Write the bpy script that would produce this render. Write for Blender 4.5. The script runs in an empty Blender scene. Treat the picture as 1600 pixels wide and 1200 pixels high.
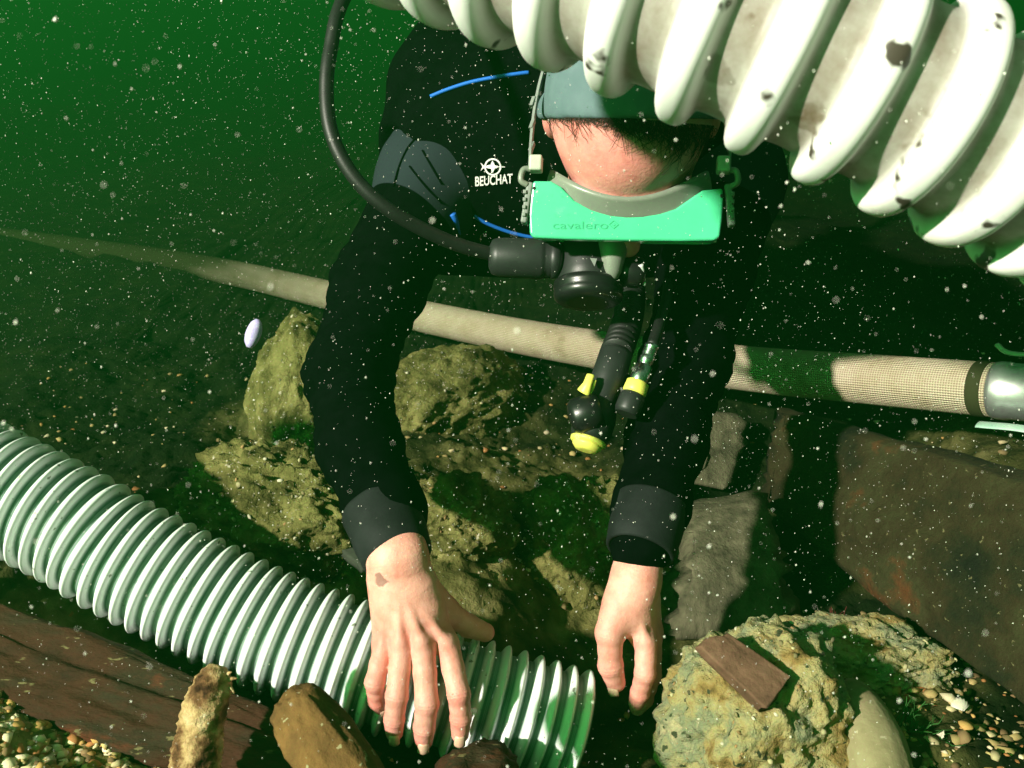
import bpy, bmesh, math, random
import numpy as np
from mathutils import Vector, Matrix, noise as mnoise

random.seed(7)
RNG = np.random.default_rng(11)
scene = bpy.context.scene
COL = scene.collection
R = math.radians

# ------------------------------------------------------------------ camera
PITCH = R(20)
FPX = 1600.0                       # focal length in photograph pixels
cam_d = bpy.data.cameras.new('camera')
cam = bpy.data.objects.new('camera', cam_d)
COL.objects.link(cam)
cam.location = (0, 0, 0)
cam.rotation_euler = (R(90) - PITCH, 0, 0)
cam_d.sensor_width = 36
cam_d.lens = 36
cam_d.clip_start = 0.01
cam_d.clip_end = 200
cam_d.dof.use_dof = True
cam_d.dof.focus_distance = 0.95
cam_d.dof.aperture_fstop = 17
scene.camera = cam

# ------------------------------------------------------------------ water light (world), sun, exposure
world = bpy.data.worlds.new('World')
scene.world = world
world.use_nodes = True
wn = world.node_tree
wn.nodes.clear()
w_out = wn.nodes.new('ShaderNodeOutputWorld')
w_bg = wn.nodes.new('ShaderNodeBackground')
w_tc = wn.nodes.new('ShaderNodeTexCoord')
w_sep = wn.nodes.new('ShaderNodeSeparateXYZ')
w_map = wn.nodes.new('ShaderNodeMapRange')
w_map.inputs['From Min'].default_value = -1
w_map.inputs['From Max'].default_value = 1
w_ramp = wn.nodes.new('ShaderNodeValToRGB')
cr = w_ramp.color_ramp
stops = [(0.0, (0.0004, 0.004, 0.001)), (0.40, (0.0005, 0.006, 0.001)), (0.455, (0.0003, 0.020, 0.002)),
         (0.50, (0.0003, 0.082, 0.004)), (0.60, (0.008, 0.044, 0.014)), (1.0, (0.040, 0.064, 0.044))]
cr.elements[0].position = stops[0][0]; cr.elements[0].color = (*stops[0][1], 1)
cr.elements[1].position = stops[-1][0]; cr.elements[1].color = (*stops[-1][1], 1)
for p, c in stops[1:-1]:
    e = cr.elements.new(p); e.color = (*c, 1)
wn.links.new(w_tc.outputs['Generated'], w_sep.inputs[0])
wn.links.new(w_sep.outputs['Z'], w_map.inputs['Value'])
wn.links.new(w_map.outputs[0], w_ramp.inputs[0])
wn.links.new(w_ramp.outputs[0], w_bg.inputs['Color'])
w_bg.inputs['Strength'].default_value = 0.9
wn.links.new(w_bg.outputs[0], w_out.inputs[0])

sun_d = bpy.data.lights.new('sun', 'SUN')
sun_d.energy = 5.0
sun_d.angle = R(2.2)
sun_d.color = (1.0, 0.90, 0.80)
sun = bpy.data.objects.new('sun', sun_d)
COL.objects.link(sun)
SUN_AZ, SUN_EL = R(49), R(26.5)      # light comes from behind the camera's left shoulder
to_sun = Vector((-math.sin(SUN_AZ) * math.cos(SUN_EL), -math.cos(SUN_AZ) * math.cos(SUN_EL), math.sin(SUN_EL)))
sun.rotation_euler = to_sun.to_track_quat('Z', 'Y').to_euler()
sun.location = to_sun * 3

vs = scene.view_settings
vs.view_transform = 'Standard'
vs.look = 'None'
vs.exposure = 1.75
vs.gamma = 1.0
vs.use_curve_mapping = False
cy = scene.cycles
cy.max_bounces = 6
cy.diffuse_bounces = 2
cy.glossy_bounces = 3
cy.transmission_bounces = 4
cy.volume_bounces = 0
cy.transparent_max_bounces = 6
cy.use_adaptive_sampling = False
cy.use_denoising = True
cy.sample_clamp_indirect = 3

# ------------------------------------------------------------------ helpers: geometry of the view
RT = np.array([1.0, 0, 0])
UP = np.array([0, math.sin(PITCH), math.cos(PITCH)])
FW = np.array([0, math.cos(PITCH), -math.sin(PITCH)])


def P(px, py, d):
    return RT * ((px - 800) / FPX * d) + UP * ((600 - py) / FPX * d) + FW * d


def ray(px, py):
    v = P(px, py, 1.0)
    return v / np.linalg.norm(v)


def nz(v):
    v = np.asarray(v, float)
    return v / np.linalg.norm(v)


# ------------------------------------------------------------------ helpers: noise
def _hash(i, j, k, seed):
    n = (i * 374761393 + j * 668265263 + k * 2147483647 + seed * 1442695041) & 0xFFFFFFFF
    n = ((n ^ (n >> 13)) * 1274126177) & 0xFFFFFFFF
    n = (n ^ (n >> 16)) & 0xFFFFFFFF
    return n.astype(np.float64) / 4294967295.0


def vnoise(p, seed=0):
    p = np.asarray(p, float)
    i = np.floor(p).astype(np.int64)
    f = p - i
    f = f * f * (3 - 2 * f)
    out = 0
    for dx in (0, 1):
        for dy in (0, 1):
            for dz in (0, 1):
                w = (f[:, 0] if dx else 1 - f[:, 0]) * (f[:, 1] if dy else 1 - f[:, 1]) * (f[:, 2] if dz else 1 - f[:, 2])
                out = out + w * _hash(i[:, 0] + dx, i[:, 1] + dy, i[:, 2] + dz, seed)
    return out * 2 - 1


def fbm(p, octs=4, seed=0, gain=0.5):
    a, s, t = 1.0, 0, 0
    p = np.asarray(p, float)
    for o in range(octs):
        s = s + a * vnoise(p, seed + o)
        t += a
        a *= gain
        p = p * 2.03 + 17.3
    return s / t


# ------------------------------------------------------------------ helpers: objects
def tag(o, label=None, cat=None, group=None, kind=None):
    if label: o['label'] = label
    if cat: o['category'] = cat
    if group: o['group'] = group
    if kind: o['kind'] = kind
    return o


def empty(name, loc):
    o = bpy.data.objects.new(name, None)
    o.location = Vector(loc)
    o.empty_display_size = 0.05
    COL.objects.link(o)
    return o


def wloc(o):
    v = Vector((0, 0, 0))
    while o is not None:
        v += o.location
        o = o.parent
    return v


def mesh_obj(name, verts, faces, mat, parent=None, smooth=True):
    me = bpy.data.meshes.new(name)
    me.from_pydata([tuple(map(float, v)) for v in verts], [], [tuple(map(int, f)) for f in faces])
    return link_mesh(name, me, mat, parent, smooth)


def link_mesh(name, me, mat, parent=None, smooth=True):
    if mat is not None:
        me.materials.append(mat)
    if smooth:
        me.polygons.foreach_set('use_smooth', [True] * len(me.polygons))
    me.update()
    o = bpy.data.objects.new(name, me)
    COL.objects.link(o)
    if parent is not None:
        o.parent = parent
        o.location = -wloc(parent)
    return o


def bm_obj(name, bm, mat, parent=None, smooth=True):
    me = bpy.data.meshes.new(name)
    bm.to_mesh(me)
    bm.free()
    return link_mesh(name, me, mat, parent, smooth)


def mod_bevel(o, w, seg=2):
    m = o.modifiers.new('bevel', 'BEVEL')
    m.width = w
    m.segments = seg
    m.limit_method = 'ANGLE'
    return o


# ------------------------------------------------------------------ helpers: materials
MATS = {}


def mat(name, cols, scale=20, bump=0.3, bscale=None, rough=0.8, spec=0.3, dist=0.002, stretch=(1, 1, 1), metallic=0,
        detail=6, sss=0, coat=0, extra=None, speck=None, trans=0, lo=0.3, hi=0.7):
    """noise-driven colour ramp + bump; cols is a list of linear colours"""
    m = bpy.data.materials.new(name)
    m.use_nodes = True
    nt = m.node_tree
    b = nt.nodes['Principled BSDF']
    N = nt.nodes.new
    tc = N('ShaderNodeTexCoord')
    mp = N('ShaderNodeMapping')
    mp.inputs['Scale'].default_value = stretch
    nt.links.new(tc.outputs['Object'], mp.inputs[0])
    n1 = N('ShaderNodeTexNoise')
    n1.inputs['Scale'].default_value = scale
    n1.inputs['Detail'].default_value = detail
    n1.inputs['Roughness'].default_value = 0.62
    nt.links.new(mp.outputs[0], n1.inputs['Vector'])
    rp = N('ShaderNodeValToRGB')
    k = len(cols)
    el = rp.color_ramp.elements
    pos = [lo + (hi - lo) * i / max(1, k - 1) for i in range(k)]
    el[0].position = pos[0]; el[0].color = (*cols[0], 1)
    el[1].position = pos[-1]; el[1].color = (*cols[-1], 1)
    for q in range(1, k - 1):
        e = el.new(pos[q]); e.color = (*cols[q], 1)
    nt.links.new(n1.outputs['Fac'], rp.inputs[0])
    last = rp.outputs[0]
    if speck:                        # (colour, scale, threshold)
        v = N('ShaderNodeTexNoise')
        v.inputs['Scale'].default_value = speck[1]
        v.inputs['Detail'].default_value = 3
        nt.links.new(mp.outputs[0], v.inputs['Vector'])
        mr = N('ShaderNodeMapRange')
        mr.inputs['From Min'].default_value = speck[2]
        mr.inputs['From Max'].default_value = speck[2] + 0.04
        nt.links.new(v.outputs['Fac'], mr.inputs['Value'])
        mx = N('ShaderNodeMix'); mx.data_type = 'RGBA'
        nt.links.new(mr.outputs[0], mx.inputs['Factor'])
        nt.links.new(last, mx.inputs[6])
        mx.inputs[7].default_value = (*speck[0], 1)
        last = mx.outputs[2]
    if extra:
        last = extra(nt, tc, last)
    nt.links.new(last, b.inputs['Base Color'])
    b.inputs['Roughness'].default_value = rough
    b.inputs['Specular IOR Level'].default_value = spec
    b.inputs['Metallic'].default_value = metallic
    if sss:
        b.inputs['Subsurface Weight'].default_value = sss
        b.inputs['Subsurface Radius'].default_value = (0.008, 0.003, 0.0015)
        b.inputs['Subsurface Scale'].default_value = 1.0
    if coat:
        b.inputs['Coat Weight'].default_value = coat
    if trans:
        b.inputs['Transmission Weight'].default_value = trans
    if bump:
        n2 = N('ShaderNodeTexNoise')
        n2.inputs['Scale'].default_value = bscale or scale * 4
        n2.inputs['Detail'].default_value = 5
        n2.inputs['Roughness'].default_value = 0.65
        nt.links.new(mp.outputs[0], n2.inputs['Vector'])
        bp = N('ShaderNodeBump')
        bp.inputs['Strength'].default_value = bump
        bp.inputs['Distance'].default_value = dist
        nt.links.new(n2.outputs['Fac'], bp.inputs['Height'])
        nt.links.new(bp.outputs[0], b.inputs['Normal'])
    MATS[name] = m
    return m


def dark_spot(center, radius, col, strength=0.8):
    """a smudge with a shape of its own, fixed to a place on the thing"""
    def f(nt, tc, last):
        N = nt.nodes.new
        nz_ = N('ShaderNodeTexNoise'); nz_.inputs['Scale'].default_value = 140
        nt.links.new(tc.outputs['Object'], nz_.inputs['Vector'])
        sub = N('ShaderNodeVectorMath'); sub.operation = 'DISTANCE'
        nt.links.new(tc.outputs['Object'], sub.inputs[0])
        sub.inputs[1].default_value = tuple(center)
        ad = N('ShaderNodeMath'); ad.operation = 'MULTIPLY_ADD'
        nt.links.new(nz_.outputs['Fac'], ad.inputs[0]); ad.inputs[1].default_value = radius * 2.2
        nt.links.new(sub.outputs['Value'], ad.inputs[2])
        mr = N('ShaderNodeMapRange')
        mr.inputs['From Min'].default_value = radius * 1.9; mr.inputs['From Max'].default_value = radius * 2.15
        mr.inputs['To Min'].default_value = strength; mr.inputs['To Max'].default_value = 0
        nt.links.new(ad.outputs[0], mr.inputs['Value'])
        mx = N('ShaderNodeMix'); mx.data_type = 'RGBA'
        nt.links.new(mr.outputs[0], mx.inputs['Factor'])
        nt.links.new(last, mx.inputs[6]); mx.inputs[7].default_value = (*col, 1)
        return mx.outputs[2]
    return f


WRIST_MARK = P(591, 908, 0.868)
def skin_extra(nt, tc, last):
    N = nt.nodes.new
    at = N('ShaderNodeVertexColor'); at.layer_name = 'blush'
    n = N('ShaderNodeTexNoise'); n.inputs['Scale'].default_value = 130; n.inputs['Detail'].default_value = 5
    nt.links.new(tc.outputs['Object'], n.inputs['Vector'])
    f = N('ShaderNodeMath'); f.operation = 'MULTIPLY'
    mr = N('ShaderNodeMapRange'); mr.inputs['From Min'].default_value = 0.3; mr.inputs['From Max'].default_value = 0.65
    nt.links.new(n.outputs['Fac'], mr.inputs['Value'])
    mr.inputs['To Min'].default_value = 0.45; mr.inputs['To Max'].default_value = 0.95
    nt.links.new(at.outputs[0], f.inputs[0]); nt.links.new(mr.outputs[0], f.inputs[1])
    mx = N('ShaderNodeMix'); mx.data_type = 'RGBA'
    nt.links.new(f.outputs[0], mx.inputs['Factor']); nt.links.new(last, mx.inputs[6]); mx.inputs[7].default_value = (0.68, 0.19, 0.17, 1)
    return dark_spot(WRIST_MARK, 0.0068, (0.16, 0.08, 0.07), 0.75)(nt, tc, mx.outputs[2])


mat('skin', [(0.66, 0.23, 0.18), (0.80, 0.36, 0.29), (0.86, 0.46, 0.38)], scale=38, bump=0.55, bscale=300, rough=0.5, spec=0.4,
    dist=0.0011, sss=0.10, extra=skin_extra)
mat('nail', [(0.66, 0.40, 0.28), (0.74, 0.50, 0.37)], scale=80, bump=0, rough=0.35, spec=0.5)
mat('neoprene', [(0.0011, 0.0013, 0.0015), (0.0024, 0.0027, 0.0032)], scale=60, bump=0.5, bscale=900, rough=1.0, spec=0.0, dist=0.0006)
def panel_mix(nt, tc, last):
    N = nt.nodes.new
    at = N('ShaderNodeVertexColor'); at.layer_name = 'panel'
    mr = N('ShaderNodeMapRange'); mr.inputs['From Min'].default_value = 0.49; mr.inputs['From Max'].default_value = 0.52
    nt.links.new(at.outputs[0], mr.inputs['Value'])
    mx = N('ShaderNodeMix'); mx.data_type = 'RGBA'
    nt.links.new(mr.outputs[0], mx.inputs['Factor']); nt.links.new(last, mx.inputs[6]); mx.inputs[7].default_value = (0.022, 0.030, 0.035, 1)
    return mx.outputs[2]


mat('neoprene_panels', [(0.0011, 0.0013, 0.0015), (0.0024, 0.0027, 0.0032)], scale=60, bump=0.5, bscale=900, rough=1.0, spec=0.0, dist=0.0006, extra=panel_mix)
mat('neoprene_grey', [(0.016, 0.022, 0.026), (0.024, 0.031, 0.035)], scale=60, bump=0.4, bscale=900, rough=0.85, spec=0.15, dist=0.0006)
mat('hood_grey', [(0.085, 0.14, 0.145), (0.11, 0.17, 0.175)], scale=50, bump=0.4, bscale=900, rough=0.8, spec=0.2, dist=0.0005)
mat('cuff_neoprene', [(0.006, 0.007, 0.008), (0.016, 0.018, 0.019)], scale=30, bump=0.4, bscale=500, rough=0.7, spec=0.15, dist=0.0006)
mat('piping_blue', [(0.01, 0.12, 0.5), (0.015, 0.16, 0.6)], scale=60, bump=0, rough=0.6)
mat('print_white', [(0.7, 0.72, 0.68), (0.8, 0.8, 0.76)], scale=300, bump=0, rough=0.7)
mat('hair', [(0.016, 0.008, 0.005), (0.035, 0.016, 0.010)], scale=300, bump=0, rough=0.5)
mat('teal', [(0.055, 0.52, 0.25), (0.075, 0.58, 0.30)], scale=20, bump=0.1, bscale=700, rough=0.32, spec=0.5, coat=0.3, dist=0.0003)
mat('teal_print', [(0.03, 0.36, 0.18), (0.03, 0.38, 0.20)], scale=20, bump=0, rough=0.5)
mat('silicone', [(0.16, 0.19, 0.15), (0.20, 0.23, 0.18)], scale=30, bump=0.1, rough=0.35, spec=0.5, dist=0.0004)
mat('strap_grey', [(0.16, 0.19, 0.17), (0.22, 0.25, 0.22)], scale=60, bump=0.1, rough=0.5, dist=0.0004)
mat('buckle_pale', [(0.38, 0.43, 0.34), (0.44, 0.49, 0.39)], scale=60, bump=0.05, rough=0.45, dist=0.0004)
mat('rubber', [(0.005, 0.0055, 0.0055), (0.012, 0.0125, 0.012)], scale=70, bump=0.25, bscale=500, rough=0.5, spec=0.4, dist=0.0005)
mat('plastic_black', [(0.006, 0.0065, 0.0065), (0.011, 0.012, 0.012)], scale=50, bump=0.1, rough=0.33, spec=0.5, dist=0.0004)
mat('plastic_grey', [(0.014, 0.016, 0.0155), (0.022, 0.025, 0.024)], scale=50, bump=0.15, rough=0.45, spec=0.4, dist=0.0005)
mat('yellow', [(0.75, 0.72, 0.12), (0.82, 0.78, 0.16)], scale=50, bump=0.05, rough=0.4, dist=0.0003)
mat('chrome', [(0.55, 0.6, 0.6), (0.7, 0.74, 0.72)], scale=200, bump=0.1, rough=0.25, metallic=1, dist=0.0003)
mat('steel_dull', [(0.5, 0.52, 0.5), (0.66, 0.68, 0.66)], scale=60, bump=0.15, rough=0.38, metallic=0.85, dist=0.0005)
def groove_dirt_shade(nt, tc, last):  # valley dirt that also paints in the shade between the ribs
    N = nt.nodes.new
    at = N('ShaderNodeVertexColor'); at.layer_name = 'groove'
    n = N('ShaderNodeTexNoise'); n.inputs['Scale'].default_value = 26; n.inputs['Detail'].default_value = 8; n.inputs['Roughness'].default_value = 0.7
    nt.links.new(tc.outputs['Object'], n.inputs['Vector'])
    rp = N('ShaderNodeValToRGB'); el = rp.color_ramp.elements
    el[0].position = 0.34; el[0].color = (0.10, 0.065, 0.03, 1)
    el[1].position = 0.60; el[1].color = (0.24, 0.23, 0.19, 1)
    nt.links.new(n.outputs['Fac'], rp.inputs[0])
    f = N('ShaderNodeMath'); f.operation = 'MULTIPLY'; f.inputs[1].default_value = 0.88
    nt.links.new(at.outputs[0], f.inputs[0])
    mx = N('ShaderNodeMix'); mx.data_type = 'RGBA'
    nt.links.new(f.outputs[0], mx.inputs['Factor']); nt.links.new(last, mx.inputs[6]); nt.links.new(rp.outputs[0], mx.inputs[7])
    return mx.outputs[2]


mat('hose_pale_dirty_shaded', [(0.30, 0.25, 0.18), (0.66, 0.64, 0.58), (0.76, 0.76, 0.72), (0.80, 0.80, 0.77)], scale=11, bump=0.15, bscale=260, rough=0.5, extra=groove_dirt_shade,
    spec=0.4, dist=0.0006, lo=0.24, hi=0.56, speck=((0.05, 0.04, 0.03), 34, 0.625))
mat('hose_inner', [(0.10, 0.12, 0.11), (0.16, 0.18, 0.17)], scale=20, bump=0, rough=0.7)


def groove_shade_tint(nt, tc, last):  # green shade between the ribs, painted into the groove colour
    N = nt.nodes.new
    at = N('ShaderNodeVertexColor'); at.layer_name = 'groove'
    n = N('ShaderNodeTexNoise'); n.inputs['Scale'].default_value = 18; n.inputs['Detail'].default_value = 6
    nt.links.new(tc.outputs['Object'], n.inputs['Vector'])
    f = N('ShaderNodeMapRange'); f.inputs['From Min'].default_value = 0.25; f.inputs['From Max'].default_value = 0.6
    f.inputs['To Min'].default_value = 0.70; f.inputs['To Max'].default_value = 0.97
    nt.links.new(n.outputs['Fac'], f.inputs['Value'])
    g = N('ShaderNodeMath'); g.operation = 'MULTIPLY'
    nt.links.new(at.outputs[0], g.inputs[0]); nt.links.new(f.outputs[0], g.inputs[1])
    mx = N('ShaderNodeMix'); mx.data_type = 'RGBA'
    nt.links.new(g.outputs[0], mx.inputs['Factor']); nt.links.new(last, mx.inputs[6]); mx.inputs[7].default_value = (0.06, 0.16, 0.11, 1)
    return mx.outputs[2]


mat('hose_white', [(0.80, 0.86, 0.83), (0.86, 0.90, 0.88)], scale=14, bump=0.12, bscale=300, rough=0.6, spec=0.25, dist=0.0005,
    speck=((0.25, 0.27, 0.22), 150, 0.67), extra=groove_shade_tint)


def weave(nt, tc, last):
    return last


mat('canvas', [(0.30, 0.24, 0.15), (0.52, 0.44, 0.30), (0.60, 0.52, 0.38)], scale=22, bump=0.2, bscale=300, rough=0.9, spec=0.1, dist=0.0006, lo=0.25, hi=0.6)
def crust_lit_mix(nt, tc, last):  # pale crust, also painting the lit ground against the darker silt
    N = nt.nodes.new
    at = N('ShaderNodeVertexColor'); at.layer_name = 'crust_lit'
    n = N('ShaderNodeTexNoise'); n.inputs['Scale'].default_value = 30; n.inputs['Detail'].default_value = 9
    nt.links.new(tc.outputs['Object'], n.inputs['Vector'])
    rp = N('ShaderNodeValToRGB'); el = rp.color_ramp.elements
    el[0].position = 0.32; el[0].color = (0.04, 0.042, 0.012, 1)
    el[1].position = 0.68; el[1].color = (0.34, 0.31, 0.12, 1)
    e = el.new(0.5); e.color = (0.17, 0.16, 0.05, 1)
    nt.links.new(n.outputs['Fac'], rp.inputs[0])
    mx = N('ShaderNodeMix'); mx.data_type = 'RGBA'
    nt.links.new(at.outputs[0], mx.inputs['Factor']); nt.links.new(last, mx.inputs[6]); nt.links.new(rp.outputs[0], mx.inputs[7])
    return mx.outputs[2]


SILT = [(0.025, 0.030, 0.010), (0.095, 0.095, 0.035), (0.20, 0.19, 0.085), (0.32, 0.30, 0.15)]
mat('silt', [(0.0015, 0.004, 0.001), (0.005, 0.010, 0.002), (0.014, 0.020, 0.005)], scale=16, bump=0.9, bscale=120, rough=0.95, spec=0.1, dist=0.005, detail=9, lo=0.28, hi=0.72,  # silt darkened to paint in the ground beyond the light
    speck=((0.20, 0.20, 0.12), 160, 0.70), extra=crust_lit_mix)
mat('rock_pale', [(0.06, 0.045, 0.015), (0.28, 0.19, 0.065), (0.36, 0.31, 0.14), (0.20, 0.22, 0.13), (0.46, 0.40, 0.22)], scale=24, bump=0.8, bscale=140,
    rough=0.95, spec=0.1, dist=0.009, detail=9, lo=0.28, hi=0.70, speck=((0.05, 0.06, 0.03), 90, 0.64))
mat('rock_silt', [(0.03, 0.03, 0.008), (0.15, 0.145, 0.045), (0.30, 0.28, 0.10)], scale=22, bump=0.9, bscale=130, rough=0.95, spec=0.1,
    dist=0.009, detail=9, speck=((0.5, 0.47, 0.33), 150, 0.66))
mat('cobble', [(0.16, 0.14, 0.07), (0.26, 0.22, 0.12), (0.30, 0.27, 0.15)], scale=26, bump=0.5, bscale=200, rough=0.9, spec=0.15, dist=0.0015,
    speck=((0.42, 0.38, 0.24), 190, 0.66))
mat('timber_dark', [(0.004, 0.005, 0.002), (0.012, 0.012, 0.004), (0.024, 0.017, 0.006), (0.030, 0.028, 0.010), (0.080, 0.030, 0.010)], scale=10, bump=0.8, bscale=60, rough=0.85,
    spec=0.2, dist=0.008, stretch=(0.45, 1, 1.5), detail=9, speck=((0.12, 0.11, 0.05), 120, 0.68))
mat('timber_red', [(0.005, 0.004, 0.002), (0.020, 0.010, 0.004), (0.046, 0.016, 0.007), (0.026, 0.018, 0.008), (0.14, 0.032, 0.013)], scale=12, bump=0.8, bscale=60, rough=0.85,
    spec=0.2, dist=0.008, stretch=(0.4, 1, 1.5), detail=9, speck=((0.14, 0.12, 0.05), 110, 0.66))
mat('timber_grey', [(0.03, 0.03, 0.018), (0.09, 0.085, 0.05), (0.15, 0.14, 0.085)], scale=16, bump=0.9, bscale=50, rough=0.9, spec=0.15, dist=0.004,
    stretch=(2.4, 2.4, 0.35), detail=9)
mat('wood_brown', [(0.06, 0.032, 0.02), (0.15, 0.08, 0.05), (0.22, 0.13, 0.085)], scale=20, bump=0.8, bscale=70, rough=0.85, spec=0.15, dist=0.003,
    stretch=(1.2, 1.2, 1.2))
mat('wood_orange', [(0.05, 0.03, 0.012), (0.14, 0.075, 0.025), (0.24, 0.13, 0.04)], scale=18, bump=0.9, bscale=90, rough=0.9, spec=0.15, dist=0.003,
    speck=((0.30, 0.27, 0.14), 180, 0.67))
mat('bark', [(0.03, 0.012, 0.006), (0.16, 0.08, 0.035), (0.45, 0.30, 0.14), (0.60, 0.46, 0.26)], scale=46, bump=1.0, bscale=110, rough=0.9, spec=0.15,
    dist=0.004, lo=0.34, hi=0.66)
mat('slate_dark', [(0.02, 0.025, 0.018), (0.05, 0.06, 0.04)], scale=30, bump=0.6, bscale=150, rough=0.85, dist=0.001)
mat('algae_red', [(0.10, 0.010, 0.014), (0.18, 0.02, 0.025)], scale=40, bump=0.1, rough=0.8)
mat('algae_green', [(0.012, 0.06, 0.01), (0.03, 0.13, 0.02)], scale=40, bump=0.1, rough=0.8)
mat('shell', [(0.55, 0.50, 0.36), (0.72, 0.70, 0.58)], scale=60, bump=0.3, rough=0.5, dist=0.0006)
mat('shell_teal', [(0.30, 0.50, 0.40), (0.45, 0.62, 0.50)], scale=60, bump=0.3, rough=0.5, dist=0.0006)
mat('snow', [(0.72, 0.72, 0.60), (0.82, 0.82, 0.74)], scale=200, bump=0, rough=0.8)
mat('violet', [(0.36, 0.30, 0.62), (0.55, 0.50, 0.75)], scale=400, bump=0.2, rough=0.7, dist=0.0004)
mat('glow_plastic', [(0.55, 0.60, 0.55), (0.65, 0.7, 0.64)], scale=60, bump=0, rough=0.3)
m_lens = bpy.data.materials.new('lens_glass')
m_lens.use_nodes = True
b_ = m_lens.node_tree.nodes['Principled BSDF']
b_.inputs['Base Color'].default_value = (0.20, 0.26, 0.22, 1)
b_.inputs['Roughness'].default_value = 0.08
b_.inputs['Transmission Weight'].default_value = 0.6
b_.inputs['IOR'].default_value = 1.2
MATS['lens'] = m_lens
# pebbles carry their own stone colour in a colour attribute
m_peb = bpy.data.materials.new('pebbles')
m_peb.use_nodes = True
_b = m_peb.node_tree.nodes['Principled BSDF']
_a = m_peb.node_tree.nodes.new('ShaderNodeVertexColor'); _a.layer_name = 'stone'
m_peb.node_tree.links.new(_a.outputs[0], _b.inputs['Base Color'])
_b.inputs['Roughness'].default_value = 0.8
_b.inputs['Specular IOR Level'].default_value = 0.2
MATS['pebbles'] = m_peb


# ------------------------------------------------------------------ helpers: signed distance modelling
def rcone(p, a, b, ra, rb):
    a = np.asarray(a, np.float32); b = np.asarray(b, np.float32)
    ba = b - a
    t = np.clip(((p - a) @ ba) / max(float(ba @ ba), 1e-9), 0, 1)
    q = p - a - t[:, None] * ba
    return np.sqrt((q * q).sum(1)) - (ra + (rb - ra) * t)


def fcone(p, a, b, ra, rb, n, flat):
    """round cone squeezed along n by factor flat (<1 thinner)"""
    a = np.asarray(a, np.float32); b = np.asarray(b, np.float32); n = np.asarray(n, np.float32)
    ba = b - a
    t = np.clip(((p - a) @ ba) / max(float(ba @ ba), 1e-9), 0, 1)
    q = p - a - t[:, None] * ba
    qn = q @ n
    q = q + (qn * (1 / flat - 1))[:, None] * n
    return (np.sqrt((q * q).sum(1)) - (ra + (rb - ra) * t)) * (0.5 + 0.5 * flat)


def ellip(p, c, ax, r):
    q = (p - np.asarray(c, np.float32)) @ np.asarray(ax, np.float32).T
    r = np.asarray(r, np.float32)
    k0 = np.sqrt(((q / r) ** 2).sum(1))
    k1 = np.sqrt(((q / (r * r)) ** 2).sum(1)) + 1e-9
    return k0 * (k0 - 1) / k1


def rbox(p, c, ax, h, rad):
    q = np.abs((p - np.asarray(c, np.float32)) @ np.asarray(ax, np.float32).T) - (np.asarray(h, np.float32) - rad)
    return np.sqrt((np.maximum(q, 0) ** 2).sum(1)) + np.minimum(q.max(1), 0) - rad


def nz_rows(a):
    return a / np.linalg.norm(a, axis=1)[:, None]


def smin(a, b, k):
    h = np.clip(0.5 + 0.5 * (b - a) / k, 0, 1)
    return b + (a - b) * h - k * h * (1 - h)


def smax(a, b, k):
    return -smin(-a, -b, k)


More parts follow.
